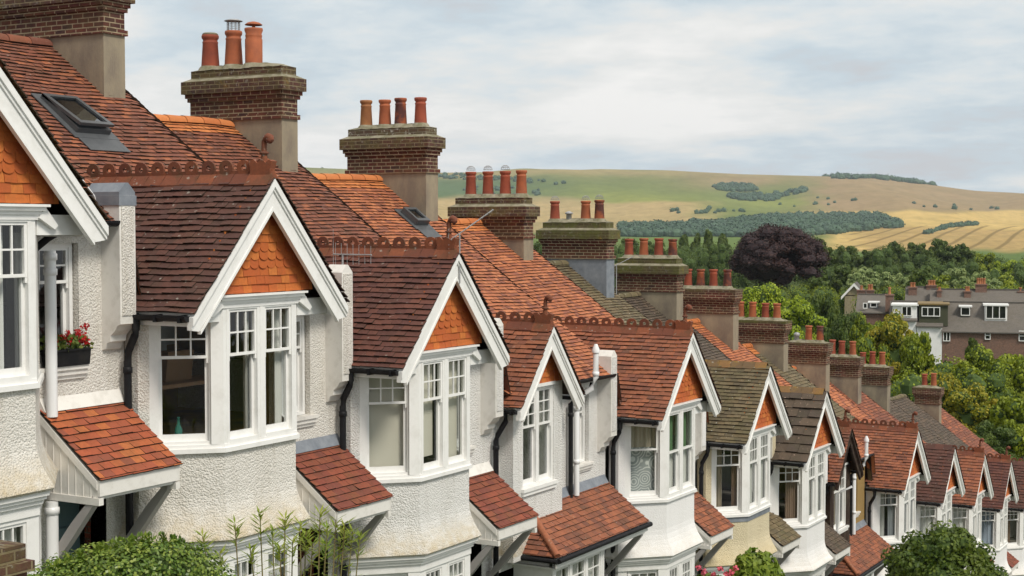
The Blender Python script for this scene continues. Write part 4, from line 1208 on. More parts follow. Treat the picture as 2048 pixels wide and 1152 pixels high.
# chimneys: (house index, far face y, band z, width, pots)
O_, R_, B_, K_ = POT
def stack(n, *a, **k): return chimney(H[n], GH, HT[n][0], HT[n][1], *a, **k)
stack(0, 12.75, 3.95, 2.1, [(.2, .55, 'roll', R_), (.5, .55, 'roll', O_), (.8, .55, 'roll', R_)], 'std')
stack(1, 17.22, 2.95, 2.3, [(.15, .55, 'roll', O_), (.38, .55, 'roll', R_), (.62, .55, 'roll', O_), (.85, .55, 'roll', R_)], 'std')
stack(2, 21.50, 1.93, 2.13, [(.14, .62, 'stone', R_), (.40, .66, 'cowl', O_), (.62, .68, 'banded', O_)], 'std', fat=1.25)
stack(3, 26.15, 1.12, 1.98, [(.17, .57, 'roll', B_), (.41, .56, 'roll', O_), (.61, .58, 'roll', K_), (.86, .57, 'roll', R_)], 'std', cap='white')
stack(4, 30.20, -.25, 1.86, [(.17, .57, 'wire', R_), (.42, .57, 'wire', R_), (.67, .57, 'wire', R_), (.90, .58, 'roll', O_)], 'std')
stack(5, 34.45, -.80, 1.86, [(.14, .50, 'wire', R_), (.36, .3, 'short', METAL), (.62, .50, 'wire', O_), (.83, .52, 'wire', K_)], 'lead', cap='moss')
stack(6, 38.85, -1.80, 1.85, [(.15, .50, 'roll', R_), (.40, .52, 'roll', O_), (.65, .52, 'roll', R_), (.88, .50, 'roll', K_)], 'std', cap='moss')
stack(7, 43.1, -2.62, 1.75, [(.10, .55, 'roll', R_), (.34, .55, 'roll', K_), (.58, .55, 'roll', R_), (.84, .55, 'roll', K_)], 'small')
stack(8, 47.6, -3.82, 1.60, [(.0, .55, 'roll', O_), (.27, .55, 'roll', O_), (.55, .52, 'roll', R_), (.80, .52, 'roll', O_)], 'small', cap='moss')
stack(9, 52.0, -4.85, 1.48, [(.22, .3, 'cowlbox', METAL), (.52, .55, 'roll', O_), (.80, .55, 'roll', K_)], 'small')
stack(10, 55.85, -5.65, 1.13, [(.05, .58, 'roll', R_), (.38, .55, 'roll', R_), (.75, .55, 'roll', O_)], 'small')
stack(11, 59.8, -6.34, 1.13, [(.05, .50, 'roll', R_), (.40, .55, 'roll', R_), (.75, .55, 'roll', O_)], 'small')
stack(13, 68.1, -7.95, 1.10, [(.35, .55, 'roll', R_), (.72, .60, 'roll', O_)], 'small')

# roof windows
def roof_window(n, Xa, Xb, Ya, Yb, openang, label):
    hy, hz = HT[n]
    mb = MB(); root = H[n]
    sl = math.hypot(1, SL); e1 = Vector((1, 0, -SL)) / sl; nn = Vector((SL, 0, 1)) / sl
    Z = lambda X, Y: main_ridge(n) - SL * (X - XR)
    O = Vector((Xa + D0, Ya - hy, Z(Xa, Ya) - hz)) + nn * .03; w_ = Yb - Ya; h_ = (Xb - Xa) * sl
    def bx(m, a0, a1, b0, b1, c0, c1, rot=None, mi=0):
        vs = []
        for (a, b, cc) in ((a0, b0, c0), (a1, b0, c0), (a1, b1, c0), (a0, b1, c0), (a0, b0, c1), (a1, b0, c1), (a1, b1, c1), (a0, b1, c1)):
            if rot:
                hc, ang = rot; da = a - hc; a_ = hc + da * math.cos(ang) - cc * math.sin(ang) * 0; c_ = cc + da * math.sin(ang); a = a_; cc = c_
            p = O + e1 * a + Vector((0, 1, 0)) * b + nn * cc; vs.append(p)
        m.add(vs, [(0, 3, 2, 1), (4, 5, 6, 7), (0, 1, 5, 4), (1, 2, 6, 5), (2, 3, 7, 6), (3, 0, 4, 7)], mi)
    bx(mb, -.1, h_ + .12, -.1, w_ + .1, 0, .015, mi=1)                       # flashing apron
    bx(mb, h_ + .12, h_ + .42, -.05, w_ + .08, .0, .012, mi=1)
    for q in ((0, h_, 0, .06), (0, h_, w_ - .06, w_), (0, .06, .06, w_ - .06), (h_ - .06, h_, .06, w_ - .06)):
        bx(mb, *q, .015, .09, mi=0)
    fr = mb.build('roof_window', [m_paint('grey window casing', (.07, .075, .08), .4, .1), m_stain('dark flashing', (.06, .065, .07), (.09, .095, .10), 5, .5, .1)], root, GH)
    mb = MB(); rot = (h_ * .5, openang)
    for q in ((0, h_, .0, .07), (0, h_, w_ - .07, w_), (0, .07, .07, w_ - .07), (h_ - .08, h_, .07, w_ - .07)):
        bx(mb, *q, .092, .14, rot)
    bx(mb, .05, h_ - .05, .05, w_ - .05, .10, .112, rot, 1)
    mb.build('casement', [m_paint('grey window casing', (.05, .05, .055), .4, .1), m_glass('roof glass', 2.0, (.25, .28, .3))], fr)
roof_window(1, -16.6, -15.9, 15.3, 15.95, R(6), '')
roof_window(3, -17.02, -16.66, 25.05, 25.5, 0, '')

# small extras on the houses
pipe(H[0], GH, [(-1.0, 1.66, -1.98), (-1.0, 1.66, -3.86)], .066, UPVC, 'soil_pipe', collars=(-2.05, -2.22))
pipe(H[0], GH, [(-.9, 1.55, -4.8), (-.9, 1.55, -6.6)], .07, UPVC, 'soil_pipe', collars=(-4.9,))
pipe(H[1], GH, [(-1.02, 1.50, -1.75), (-1.02, 1.50, -3.75)], .035, CREAMP, 'waste_pipe', collars=(-2.05, -2.7))
pipe(H[7], GH, [(-.45, -.55, -2.1), (-.8, -.75, -2.3), (-.8, -.75, -4.2)], .035, UPVC, 'waste_pipe')
aerial(H[2], GH, (-1.0, -1.5, -1.35), 1.3, (.75, -.1, .0), 7, 1)
aerial(H[2], GH, (.02, .06, -.5), .75, (.55, .4, .48), 12)
aerial(H[5], GH, (-4.85, 2.05, 1.4), .75, (.5, .3, .3), 9)
# lead capped cable on the first verge
pipe(H[0], GH, [(-.2, 1.15, -1.16), (-.1, 1.28, -1.2), (-.06, 1.42, -1.38), (-.1, 1.5, -1.5), (-.3, 1.55, -1.62)], .008, UPVC, 'cable')

# ------------------------------------------------------------------ things set at the windows
def leafshape(mb, p, d, n_, l, w_, mi=0):
    s_ = d.cross(n_).normalized() * w_
    mb.add([p, p + d * l * .45 + s_, p + d * l, p + d * l * .45 - s_], [(0, 1, 2, 3)], mi)
def rdir(r):
    while True:
        v = Vector((r.uniform(-1, 1), r.uniform(-1, 1), r.uniform(-1, 1)))
        if .05 < v.length < 1: return v.normalized()
r = random.Random(3)
hy, hz = HT[0]
base = Vector((-D0 - 1.10, hy + 1.98, hz - 3.31))
fb = empty('window_box', base); tag(fb, 'small black trough of red geraniums on the sill of the nearest recessed window', 'flower box')
mb = MB(); mb.prism([(-.09, .19), (.09, .19), (.065, 0), (-.065, 0)], 'y', -.30, .30); mb.box(-.105, .105, -.315, .315, .175, .195); mb.build('trough', BLACKP, fb)
mb = MB()
for i in range(260):
    p = Vector((r.uniform(-.09, .1), r.uniform(-.3, .3), .19 + r.uniform(0, .14))); d = (rdir(r) + Vector((.3, 0, .5))).normalized(); leafshape(mb, p, d, rdir(r), .06, .028)
mb.build('leaves', m_leaf('geranium leaf', [(.07, .13, .03), (.16, .24, .05), (.30, .34, .08)]), fb)
mb = MB()
for q in [(.04, -.25, .31), (.06, -.12, .34), (.05, .0, .29), (.08, .1, .38), (.06, .2, .33), (.07, .27, .27), (.05, -.2, .26), (.09, .17, .27), (.06, -.02, .37), (.04, .26, .44)]:
    for i in range(26):
        d = rdir(r); p = Vector(q) + d * .035; leafshape(mb, p, (rdir(r)).normalized(), d, .035, .017)
mb.build('flowers', m_leaf('geranium red', [(.42, .01, .01), (.60, .015, .02)], .2), fb)
hy, hz = HT[1]
cl = MB()
for (x_, y_, z_, w_, h_) in ((-2.6, .35, -2.6, .5, .6), (-3.2, 1.35, -2.35, .35, .45)): cl.box(x_, x_ + .03, y_, y_ + w_, z_, z_ + h_)
cl.build('picture_frame', m_paint('pale picture', (.45, .50, .50), .5, .4), H[1], GH)
cl = MB(); cl.box(-2.2, -1.6, -.9, 1.0, -2.75, -2.70); cl.box(-2.15, -2.1, -.85, -.8, -3.44, -2.75); cl.box(-1.7, -1.65, .9, .95, -3.44, -2.75); cl.prism([(-2.0, -2.7), (-1.9, -2.7), (-1.85, -2.3), (-2.05, -2.3)], 'y', .1, .6)
cl.build('table', m_paint('table wood', (.30, .17, .08), .5, .3), H[1], GH)
bt = MB(); bt.lathe((0, 0, 0), [(.045, 0), (.048, .02), (.048, .17), (.02, .24), (.017, .31), (.02, .312), (.02, .325)], 14)
o = bt.build('bottle', m_paint('green bottle glass', (.02, .12, .09), .1, .0, 0)); o.location = (-D0 - .72, hy - .95, hz - 3.30)
tag(o, 'green glass bottle standing inside the second house bay window', 'bottle')

# ------------------------------------------------------------------ plants
def leafblob(mb, c_, rad, n_, size, r, sq=1.0, mi=0, wd=.45, upb=0.0):
    for i in range(n_):
        d = rdir(r); q = rad * (.82 + .25 * r.random()) if r.random() < .8 else rad * r.random()
        p = c_ + Vector((d.x * q, d.y * q, d.z * q * sq))
        nrm = (d * 1.0 + rdir(r) * .75 + Vector((0, 0, upb))).normalized()
        t = nrm.cross(rdir(r)).normalized()
        leafshape(mb, p - t * size * .5, t, nrm, size * r.uniform(.7, 1.3), size * wd)
def core(mb, c_, rad, sq, r, mi=1):
    prof = []
    seg = 8; vs = []; rings = 5
    for i in range(rings + 1):
        a = math.pi * i / rings
        for k in range(seg):
            b_ = 2 * math.pi * k / seg; q = rad * r.uniform(.7, .95)
            vs.append(c_ + Vector((math.sin(a) * math.cos(b_) * q, math.sin(a) * math.sin(b_) * q, math.cos(a) * q * sq)))
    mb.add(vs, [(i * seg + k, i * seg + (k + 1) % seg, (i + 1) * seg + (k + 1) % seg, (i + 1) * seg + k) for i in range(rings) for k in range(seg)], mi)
def crown_mesh(r, hw, hh, blobs, leaves, size, form='round'):
    """crown centred at the origin: hw half width, hh half height"""
    mb = MB()
    for i in range(blobs):
        while True:
            v = Vector((r.uniform(-1, 1), r.uniform(-1, 1), r.uniform(-1, 1)))
            if v.length < 1: break
        v = v.normalized() * (.45 + .52 * r.random())
        if form == 'column': wz = 1 - .55 * max(0, v.z); v.x *= wz; v.y *= wz
        rad = hw * (r.uniform(.13, .34) if form != 'dome' else r.uniform(.12, .24))
        if form == 'dome': v = v.normalized() * r.uniform(.7, .95); v.z = abs(v.z) ** .9 * 1.05 if r.random() < .8 else v.z * .5 * (1 if form != 'column' else 1.1)
        c_ = Vector((v.x * hw * .86, v.y * hw * .86, v.z * hh * .86))
        core(mb, c_, rad * .86, .8, r)
        leafblob(mb, c_, rad, leaves, size, r, .82)
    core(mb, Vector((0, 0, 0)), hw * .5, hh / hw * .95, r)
    return mb
PROTO = {}
def tree(name, px, ytop, ybase_z, hwpx, d, key, mat, label, cat='tree', hhpx=None, group=None, form='round', blobs=58, leaves=190, leafpx=4.2, seed=1, trunkm=None):
    """tree standing at depth d; the crown spans hwpx either side of px with its top at ytop"""
    s = d / F; hw = hwpx * s; hh = (hhpx or hwpx * .9) * s
    topp = at(px, ytop, d); cz = topp.z - hh
    gz = ybase_z
    root = empty(name, (topp.x, topp.y, gz)); tag(root, label, cat, group)
    k = (key, form, seed % 3)
    if k not in PROTO:
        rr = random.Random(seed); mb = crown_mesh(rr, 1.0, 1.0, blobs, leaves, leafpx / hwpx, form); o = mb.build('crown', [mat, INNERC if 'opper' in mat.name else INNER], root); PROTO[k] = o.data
    else:
        o = bpy.data.objects.new('crown', PROTO[k]); COL.objects.link(o); o.parent = root
    # shared crown meshes are scaled to this tree
    o.location = (0, 0, cz - gz); o.scale = (hw, hw, hh); o.rotation_euler = (0, 0, (px * 1.7 + seed) % 6.28)
    if o.data.materials[0] is not mat:
        o.material_slots[0].link = 'OBJECT'; o.material_slots[0].material = mat
    t = MB(); tr = max(.12, hw * .07)
    t.tube([(0, 0, -.3), (.02 * hw, 0, (cz - gz) * .4), (0, .03 * hw, cz - gz)], [tr * 1.3, tr, tr * .55], 8)
    for a in (0, 2.1, 4.2):
        t.tube([(0, 0, (cz - gz) * .7), (math.cos(a) * hw * .3, math.sin(a) * hw * .3, cz - gz + hh * .1)], [tr * .5, tr * .2], 6)
    t.build('trunk', BARK, root)
    return root
BARK = m_stain('bark', (.07, .05, .035), (.12, .10, .075), 5, .95, .8, 12)
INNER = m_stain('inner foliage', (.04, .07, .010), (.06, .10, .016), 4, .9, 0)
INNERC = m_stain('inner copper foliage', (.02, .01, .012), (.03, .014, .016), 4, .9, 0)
L_MID = m_leaf('mid green leaf', [(.10, .15, .008), (.19, .25, .012), (.32, .38, .02)])
L_DARK = m_leaf('dark green leaf', [(.04, .078, .014), (.075, .12, .018), (.13, .18, .024)])
L_BRIGHT = m_leaf('bright green leaf', [(.18, .27, .015), (.30, .40, .02), (.42, .50, .035)])
L_AUT = m_leaf('yellowing green leaf', [(.16, .19, .010), (.28, .28, .015), (.42, .34, .022)])
L_PALE = m_leaf('pale willow leaf', [(.20, .27, .10), (.28, .36, .13), (.36, .43, .17)])
L_COP = m_leaf('copper beech leaf', [(.016, .007, .007), (.032, .012, .011), (.062, .022, .017)], .2)
L_HEDGE = m_leaf('privet leaf', [(.045, .10, .012), (.09, .17, .02), (.17, .26, .035), (.30, .36, .06)], .3, .4)
L_BAM = m_leaf('slender leaf', [(.13, .22, .02), (.22, .31, .03), (.34, .38, .06)], .4)
L_SHRUB = m_leaf('garden shrub leaf', [(.035, .075, .008), (.075, .13, .012), (.15, .20, .02)])
L_SHRUBL = m_leaf('light shrub leaf', [(.09, .16, .012), (.16, .24, .02), (.25, .32, .03)])
L_FAR = m_leaf('distant wood leaf', [(.028, .07, .045), (.04, .092, .052), (.06, .12, .06)], .1)

# near hedge of small glossy leaves
def hedge():
    r = random.Random(11); mb = MB(); root_p = at(240, 1152, 12.0)
    gz = ground_near(0, root_p.y)
    pts = [(95, 1150), (140, 1126), (190, 1108), (235, 1094), (285, 1084), (325, 1082), (360, 1090), (385, 1116)]
    prev = None
    org = Vector((root_p.x, root_p.y, gz))
    for i, (px, py) in enumerate(pts):
        p = at(px, py, 12.0 + (i - 4) * .12)
        for dx in (0, -.2, .12):
            c_ = Vector((p.x + dx, p.y + dx * .3, p.z - .22)) - org
            core(mb, c_ - Vector((0, 0, .03)), .20, 1, r); leafblob(mb, c_, .24, 900, .036, r, .95, wd=.36, upb=.5)
            for k in range(1, 5):
                c2 = c_ - Vector((r.uniform(-.05, .05), r.uniform(-.05, .05), .33 * k)); core(mb, c2, .30, 1, r); leafblob(mb, c2, .32, 420, .04, r, 1, wd=.38)
    # a few proud shoots
    for i in range(60):
        px = r.uniform(95, 410); py = table(px, [(a, b) for a, b in pts]); p = at(px, py, 12.0 + (px - 260) / 360 * .9) - org - Vector((0, 0, .05))
        for k in range(7):
            d = (rdir(r) * .6 + Vector((0, 0, .9))).normalized(); leafshape(mb, p + Vector((0, 0, .015 * k)), d, rdir(r), .055, .014)
    o = mb.build('hedge', [L_HEDGE, INNER]); o.location = org
    tag(o, 'glossy green clipped hedge in the front garden at bottom left', 'hedge')
hedge()

# tall slender shoots in front of the second house
def shoots():
    r = random.Random(21)
    groups = []
    k = 0
    lst = [(405, 1085), (470, 1060), (520, 1040), (545, 1075), (570, 1050), (600, 1060), (612, 1075), (640, 1040), (655, 1070), (672, 1052), (690, 1060), (705, 1075), (720, 1085), (625, 1100), (585, 1095), (560, 1105), (652, 1100), (680, 1095), (440, 1120), (500, 1110)]
    c0 = at(580, 1152, 13.8); org = Vector((c0.x, c0.y, ground_near(0, c0.y)))
    root = empty('willowherb', org); tag(root, 'clump of tall slender stems with whorled narrow leaves before the second house', 'plant')
    st = MB(); lf = MB()
    for px, py in lst:
        tip = at(px, py - 12, 13.8 + r.uniform(-.6, .5)) - org; foot = Vector((tip.x * .6 + r.uniform(-.1, .1), tip.y * .6 + r.uniform(-.1, .1), 0))
        path = [foot, foot.lerp(tip, .5) + Vector((0, 0, .1)), tip]
        st.tube(path, [.012, .009, .005], 5)
        ln = (tip - foot).length; n_ = int(ln * .7 / .04)
        for i in range(n_):
            q = i * .04 / ln * 1.0; p = tip.lerp(path[1], min(1, q * 2))
            for j in range(6 if q < .09 else 1):
                a = r.uniform(0, 6.28); d = Vector((math.cos(a), math.sin(a), .55 if q < .08 else .25)).normalized(); leafshape(lf, p, d, Vector((0, 0, 1)), r.uniform(.10, .17) * (.95 if q < .14 else .7), .010)
    st.build('stems', m_stain('green stem', (.15, .17, .05), (.22, .14, .06)), root); lf.build('leaves', L_BAM, root)
shoots()

def shrub(name, px, ytop, hwpx, hhpx, d, mat, label, leaf=.10, blobs=46, leaves=150, seed=5):
    r = random.Random(seed); s = d / F; hw, hh = hwpx * s, hhpx * s
    p = at(px, ytop, d); gz = ground_near(0, p.y); root = empty(name, (p.x, p.y, gz)); tag(root, label, 'shrub')
    mb = MB(); cz = p.z - hh - gz
    for i in range(blobs):
        v = rdir(r) * (.5 + .42 * r.random()); c_ = Vector((v.x * hw, v.y * hw, v.z * hh + cz)); rad = hw * r.uniform(.15, .30)
        core(mb, c_, rad * .8, .8, r); leafblob(mb, c_, rad, leaves, leaf, r, .85, wd=.3, upb=.3)
    core(mb, Vector((0, 0, cz)), hw * .5, hh / hw, r)
    leafblob(mb, Vector((0, 0, cz)), hw * .8, 2500, leaf, r, hh / hw, wd=.3)
    core(mb, Vector((0, 0, cz * .5)), hw * .6, cz / hw * .5, r)
    mb.build('foliage', [mat, INNER], root)
    t = MB(); t.tube([(0, 0, -.1), (0, 0, cz)], [.08, .05], 6); t.build('stem', BARK, root)
    return root
shrub('garden_shrub', 1880, 1058, 122, 92, 35, L_SHRUB, 'large round green shrub hiding the bays of the farthest houses', .12, 70, 300, 8)
rs = shrub('garden_shrub', 1512, 1104, 76, 75, 25, L_SHRUBL, 'light green leafy shrub below the pale yellow house', .13, 40, 110, 9)
rr = shrub('rose_bush', 1420, 1138, 62, 60, 23, L_SHRUB, 'low rose bush with pink blooms left of the light green shrub', .09, 26, 90, 10)
mb = MB(); r = random.Random(5)
for px, py in ((1398, 1136), (1408, 1143), (1440, 1138), (1462, 1146), (1425, 1149), (1470, 1136), (1590, 1100), (1452, 1150)):
    if px > 1500: continue
    q = at(px, py, 22.3) - Vector(rr.location)
    for i in range(22):
        d = rdir(r); leafshape(mb, q + d * .025, rdir(r), d, .045, .022)
mb.build('blooms', m_leaf('pink rose', [(.55, .06, .12), (.7, .15, .2)], .2), rr)

# brick pier at the lower left
p = at(14, 1090, 10.5); gz = ground_near(0, p.y)
pr = empty('brick_pier', (p.x, p.y, gz)); tag(pr, 'red brick gate pier with worn coping at the lower left corner', 'gate pier')
mb = MB(); mb.box(-.6, .085, -.35, .1, 0, p.z - gz - .19); mb.build('pier', m_brick('garden brick', (.20, .06, .045), (.12, .045, .035), (.2, .16, .12), .3), pr)
mb = MB(); mb.box(-.65, .12, -.4, .14, p.z - gz - .19, p.z - gz - .12); mb.box(-.6, .075, -.35, .1, p.z - gz - .12, p.z - gz - .0); mb.build('coping', BRICKL, pr)

# ------------------------------------------------------------------ far terrace across the valley
SLATE = m_tile('grey brown slate', [(.12, .105, .09), (.145, .125, .105), (.10, .088, .076)], .3, soot=.2)
DARKGLASS = m_glass('far glass', 1.4, (.35, .38, .4))
GREENCLAD = m_stain('green hung cladding', (.05, .055, .03), (.065, .065, .035), 2)
OCHREROOF = m_stain('lichened felt roof', (.22, .14, .04), (.16, .13, .08), 1)
FPOT = m_stain('pale orange far pot', (.50, .21, .09), (.38, .15, .07), 3)
FD = 150.0; FO = at(1900, 455, FD); FS = F / FD
FAR_Z = -24.0
def far_root(name, px, label, cat='house', yaw=0, back=0, group='houses across the valley'):
    a = (px - 1900) / FS
    p = Vector((FO.x, FO.y, 0)) + Vector((math.cos(TH - .28), math.sin(TH - .28), 0)) * a + Vector((-math.sin(TH - .28), math.cos(TH - .28), 0)) * back
    o = empty(name, (p.x, p.y, FAR_Z), TH - .28 + yaw); tag(o, label, cat, group); return o
def fy(py): return (455 - py) / FS - FAR_Z
def far_window(root, x0, x1, z0, z1, y, cols=2, rows=1, name='window'):
    mb = MB(); t = .08
    mb.box(x0, x0 + t, y - .12, y, z0, z1); mb.box(x1 - t, x1, y - .12, y, z0, z1); mb.box(x0 + t, x1 - t, y - .12, y, z0, z0 + t); mb.box(x0 + t, x1 - t, y - .12, y, z1 - t, z1)
    for i in range(1, cols):
        x = lerp(x0, x1, i / cols); mb.box(x - t / 2, x + t / 2, y - .11, y, z0 + t, z1 - t)
    for i in range(1, rows):
        z = lerp(z0, z1, i / rows); mb.box(x0 + t, x1 - t, y - .10, y - .0, z - t / 2, z + t / 2)
    fr = mb.build(name, WHITE, root)
    g = MB(); g.add([(x0, y - .06, z0), (x1, y - .06, z0), (x1, y - .06, z1), (x0, y - .06, z1)], [(0, 1, 2, 3)]); g.build('pane', DARKGLASS, fr)
    b_ = MB(); b_.box(x0 - .0, x1 + .0, y + .001, y + .02, z0, z1); b_.build('reveal', ROOM_DIM, fr)
def far_house(px0, px1, yeave, yridge, label, wallm, roofm, wins, dormers=(), chims=(), back=0, depth=8.0, side_gable=False):
    c_ = (px0 + px1) / 2; root = far_root('brick_house' if wallm is BRICKH else 'house', c_, label, back=back)
    w2 = (px1 - px0) / 2 / FS; ze, zr = fy(yeave), fy(yridge); X = lambda px: (px - c_) / FS
    mb = MB(); mb.box(-w2, w2, 0, depth, 0, ze); mb.build('wall', wallm, root)
    mb = MB(); y2 = depth / 2
    mb.add([(-w2 - .1, -.3, ze - .1), (w2 + .1, -.3, ze - .1), (w2 + .1, y2, zr), (-w2 - .1, y2, zr), (w2 + .1, depth + .3, ze - .1), (-w2 - .1, depth + .3, ze - .1)], [(0, 1, 2, 3), (3, 2, 4, 5), (0, 3, 5), (1, 4, 2)])
    mb.add([(-w2 - .1, -.3, ze - .22), (w2 + .1, -.3, ze - .22), (w2 + .1, -.3, ze - .1), (-w2 - .1, -.3, ze - .1)], [(0, 1, 2, 3)], 0)
    mb.box(-w2, w2, y2 - .12, y2 + .12, zr - .03, zr + .1, 0)
    mb.build('roof', [roofm, WHITE], root)
    for (a, b, yt, yb, cols, rows) in wins: far_window(root, X(a), X(b), fy(yb), fy(yt), -.02, cols, rows)
    for (a, b, yt, yb, m, wa, wb, wt, wbm, cols) in dormers:
        mb = MB(); z0, z1 = fy(yb), fy(yt); t = (z0 - ze + .1) / (zr - ze + .1) * (y2 + .3) - .3
        mb.box(X(a), X(b), t, y2 + 1, z0 - .3, z1 - .15); mb.box(X(a) - .15, X(b) + .15, t - .2, y2 + 1, z1 - .15, z1, 1)
        dm = mb.build('dormer', [m, OCHREROOF if m is GREENCLAD else WHITE], root)
        far_window(dm, X(wa), X(wb), fy(wbm), fy(wt), t - .02, cols)
    for (px, wpx, yt, ybp, npots, ypos) in chims:
        mb = MB(); x0, x1 = X(px - wpx / 2), X(px + wpx / 2); zb, zt = zr - 1.2, fy(ybp)
        yy = y2 + ypos
        mb.box(x0, x1, yy - .5, yy + .5, zb, zt); mb.box(x0 - .08, x1 + .08, yy - .58, yy + .58, zt, zt + .14)
        st = mb.build('chimney', BRICKH, root)
        for i in range(npots):
            q = MB(); q.lathe((lerp(x0 + .15, x1 - .15, (i + .5) / npots), yy, zt + .14), [(.15, 0), (.12, fy(yt) - zt - .25), (.16, fy(yt) - zt - .2), (.16, fy(yt) - zt - .1)], 10); q.build('chimney_pot', FPOT, st)
    return root
far_house(1888, 2110, 661, 608, 'brown brick house with slate roof and white dormer at the right edge, across the valley', BRICKH, SLATE,
          [(1889, 1903, 664, 683, 2, 1), (1969, 1980, 661, 678, 1, 2), (2033, 2056, 659, 680, 2, 2)],
          [(1969, 2012, 609, 642, WHITE, 1971, 2010, 611, 638, 3), (1922, 1942, 613, 636, SLATE, 1923, 1941, 616, 633, 1)], [(2090, 30, 585, 595, 3, 0)])
far_house(1838, 1887, 651, 612, 'white rendered house with a dark green box dormer', W_SMOOTH, SLATE, [(1851, 1864, 664, 674, 2, 1)],
          [(1842, 1898, 608, 647, GREENCLAD, 1847, 1883, 615, 634, 3)], [])
far_house(1785, 1837, 640, 608, 'house with a white box dormer, left of the green dormer', W_SMOOTH, SLATE, [(1795, 1812, 655, 675, 2, 1)],
          [(1790, 1838, 610, 638, WHITE, 1808, 1828, 614, 634, 2)], [(1780, 16, 581, 598, 1, 2)])
far_house(1712, 1784, 632, 600, 'low grey roofed house half hidden by trees, left end of the far row', BRICKH, SLATE, [(1726, 1735, 614, 626, 1, 1)],
          [(1738, 1756, 612, 626, LEAD, 1740, 1754, 614, 624, 1)], [(1716, 18, 583, 594, 1, 2), (1735, 16, 580, 594, 2, 2)], back=6)
far_house(1808, 1860, 640, 590, 'grey slate roofed house behind the box dormers, with a small stack', BRICKH, SLATE, [], [], [(1822, 18, 580, 592, 2, -1), (1863, 22, 575, 588, 3, 0)], back=16)
far_house(1862, 2110, 640, 593, 'long brown roofed row standing behind the brown brick house', BRICKH, SLATE, [], [], [(1880, 10, 588, 597, 1, -1), (1940, 14, 586, 598, 2, -1), (1969, 24, 568, 583, 4, 0), (2052, 12, 588, 598, 1, 0)], back=14)
gh = far_root('gabled_house', 1694, 'small pale house with white bargeboards peeping above trees', back=22)
mb = MB(); mb.box(-1.3, .8, 0, 6, 0, fy(614)); mb.prism([(-1.4, fy(612)), (.9, fy(612)), (-.25, fy(588))], 'y', 0, 6); mb.build('wall', GRENDER2, gh)
mb = MB()
for a, b in (((-1.7, fy(616)), (-.25, fy(584))), ((1.2, fy(616)), (-.25, fy(584)))):
    mb.prism([a, b, (b[0], b[1] - .35), (a[0], a[1] - .35)], 'y', -.3, -.15, 1); mb.prism([a, b, (b[0], b[1] - .1), (a[0], a[1] - .1)], 'y', -.15, 6.3, 0)
mb.build('roof', [SLATE, WHITE], gh)

# ------------------------------------------------------------------ trees behind the terrace and beyond
gF = -24.0
T = tree
T('broadleaf_tree', 1525, 550, -17, 62, 120, 'A', L_BRIGHT, 'bright green tree rising right behind the four pot chimneys, below the copper beech', hhpx=70, seed=1)
T('broadleaf_tree', 1600, 590, -18, 60, 112, 'A', L_BRIGHT, 'bright green tree low behind the chimneys, right of the tallest bright tree', hhpx=70, seed=2)
T('broadleaf_tree', 1650, 574, -19, 38, 135, 'A', L_DARK, 'dark upright tree left of the small gabled pale house', hhpx=85, seed=3)
T('broadleaf_tree', 1697, 603, -19, 44, 128, 'A', L_DARK, 'dark tree directly below the small gabled pale house', hhpx=80, seed=4)
T('broadleaf_tree', 1790, 618, -19, 66, 108, 'A', L_AUT, 'yellow green tree overlapping the white dormer houses', hhpx=95, seed=5)
T('broadleaf_tree', 1835, 650, -19, 40, 104, 'A', L_MID, 'green tree against the white wall below the green dormer', hhpx=80, seed=6)
T('broadleaf_tree', 1735, 650, -19, 45, 106, 'A', L_MID, 'green tree behind the last chimneys, below the yellow green tree', hhpx=90, seed=7)
T('broadleaf_tree', 1722, 622, -19, 30, 122, 'A', L_MID, 'small green tree hiding the left end of the far houses', hhpx=60, seed=17)
T('broadleaf_tree', 1762, 632, -19, 34, 118, 'A', L_MID, 'green tree between the small left tree and the yellow green tree', hhpx=60, seed=18)
T('conifer', 1945, 664, -19, 14, 125, 'C', L_DARK, 'small dark pointed conifer before the brown brick house', hhpx=34, form='column', seed=3, blobs=22)
T('broadleaf_tree', 1960, 686, -20, 72, 98, 'A', L_MID, 'broad green tree filling the space below the brown brick house', hhpx=75, seed=8)
T('broadleaf_tree', 2045, 695, -20, 60, 102, 'A', L_MID, 'green tree cut by the right edge, below the brick house windows', hhpx=80, seed=9)
T('broadleaf_tree', 1880, 720, -20, 56, 92, 'A', L_AUT, 'olive tree directly behind the slim end chimney', hhpx=80, seed=10)
T('broadleaf_tree', 1945, 765, -20, 72, 88, 'A', L_AUT, 'yellowing tree in front of the broad green tree, right of the end chimney', hhpx=72, seed=11)
T('broadleaf_tree', 2030, 780, -20, 62, 86, 'A', L_MID, 'lowest green tree at the right edge above the last gables', hhpx=75, seed=12)
T('broadleaf_tree', 1835, 775, -20, 50, 90, 'A', L_MID, 'green tree left of the slim end chimney, behind the terrace roofs', hhpx=70, seed=13)
T('broadleaf_tree', 1985, 840, -20, 60, 84, 'A', L_DARK, 'dark foliage tree just above the last gable finials', hhpx=60, seed=14)
T('copper_beech', 1556, 445, gF, 108, 250, 'B', L_COP, 'large dark purple copper beech above the bright green trees', hhpx=84, seed=5, blobs=170, leaves=170, leafpx=4, form='dome')
GT_ = 'trees on the valley floor'
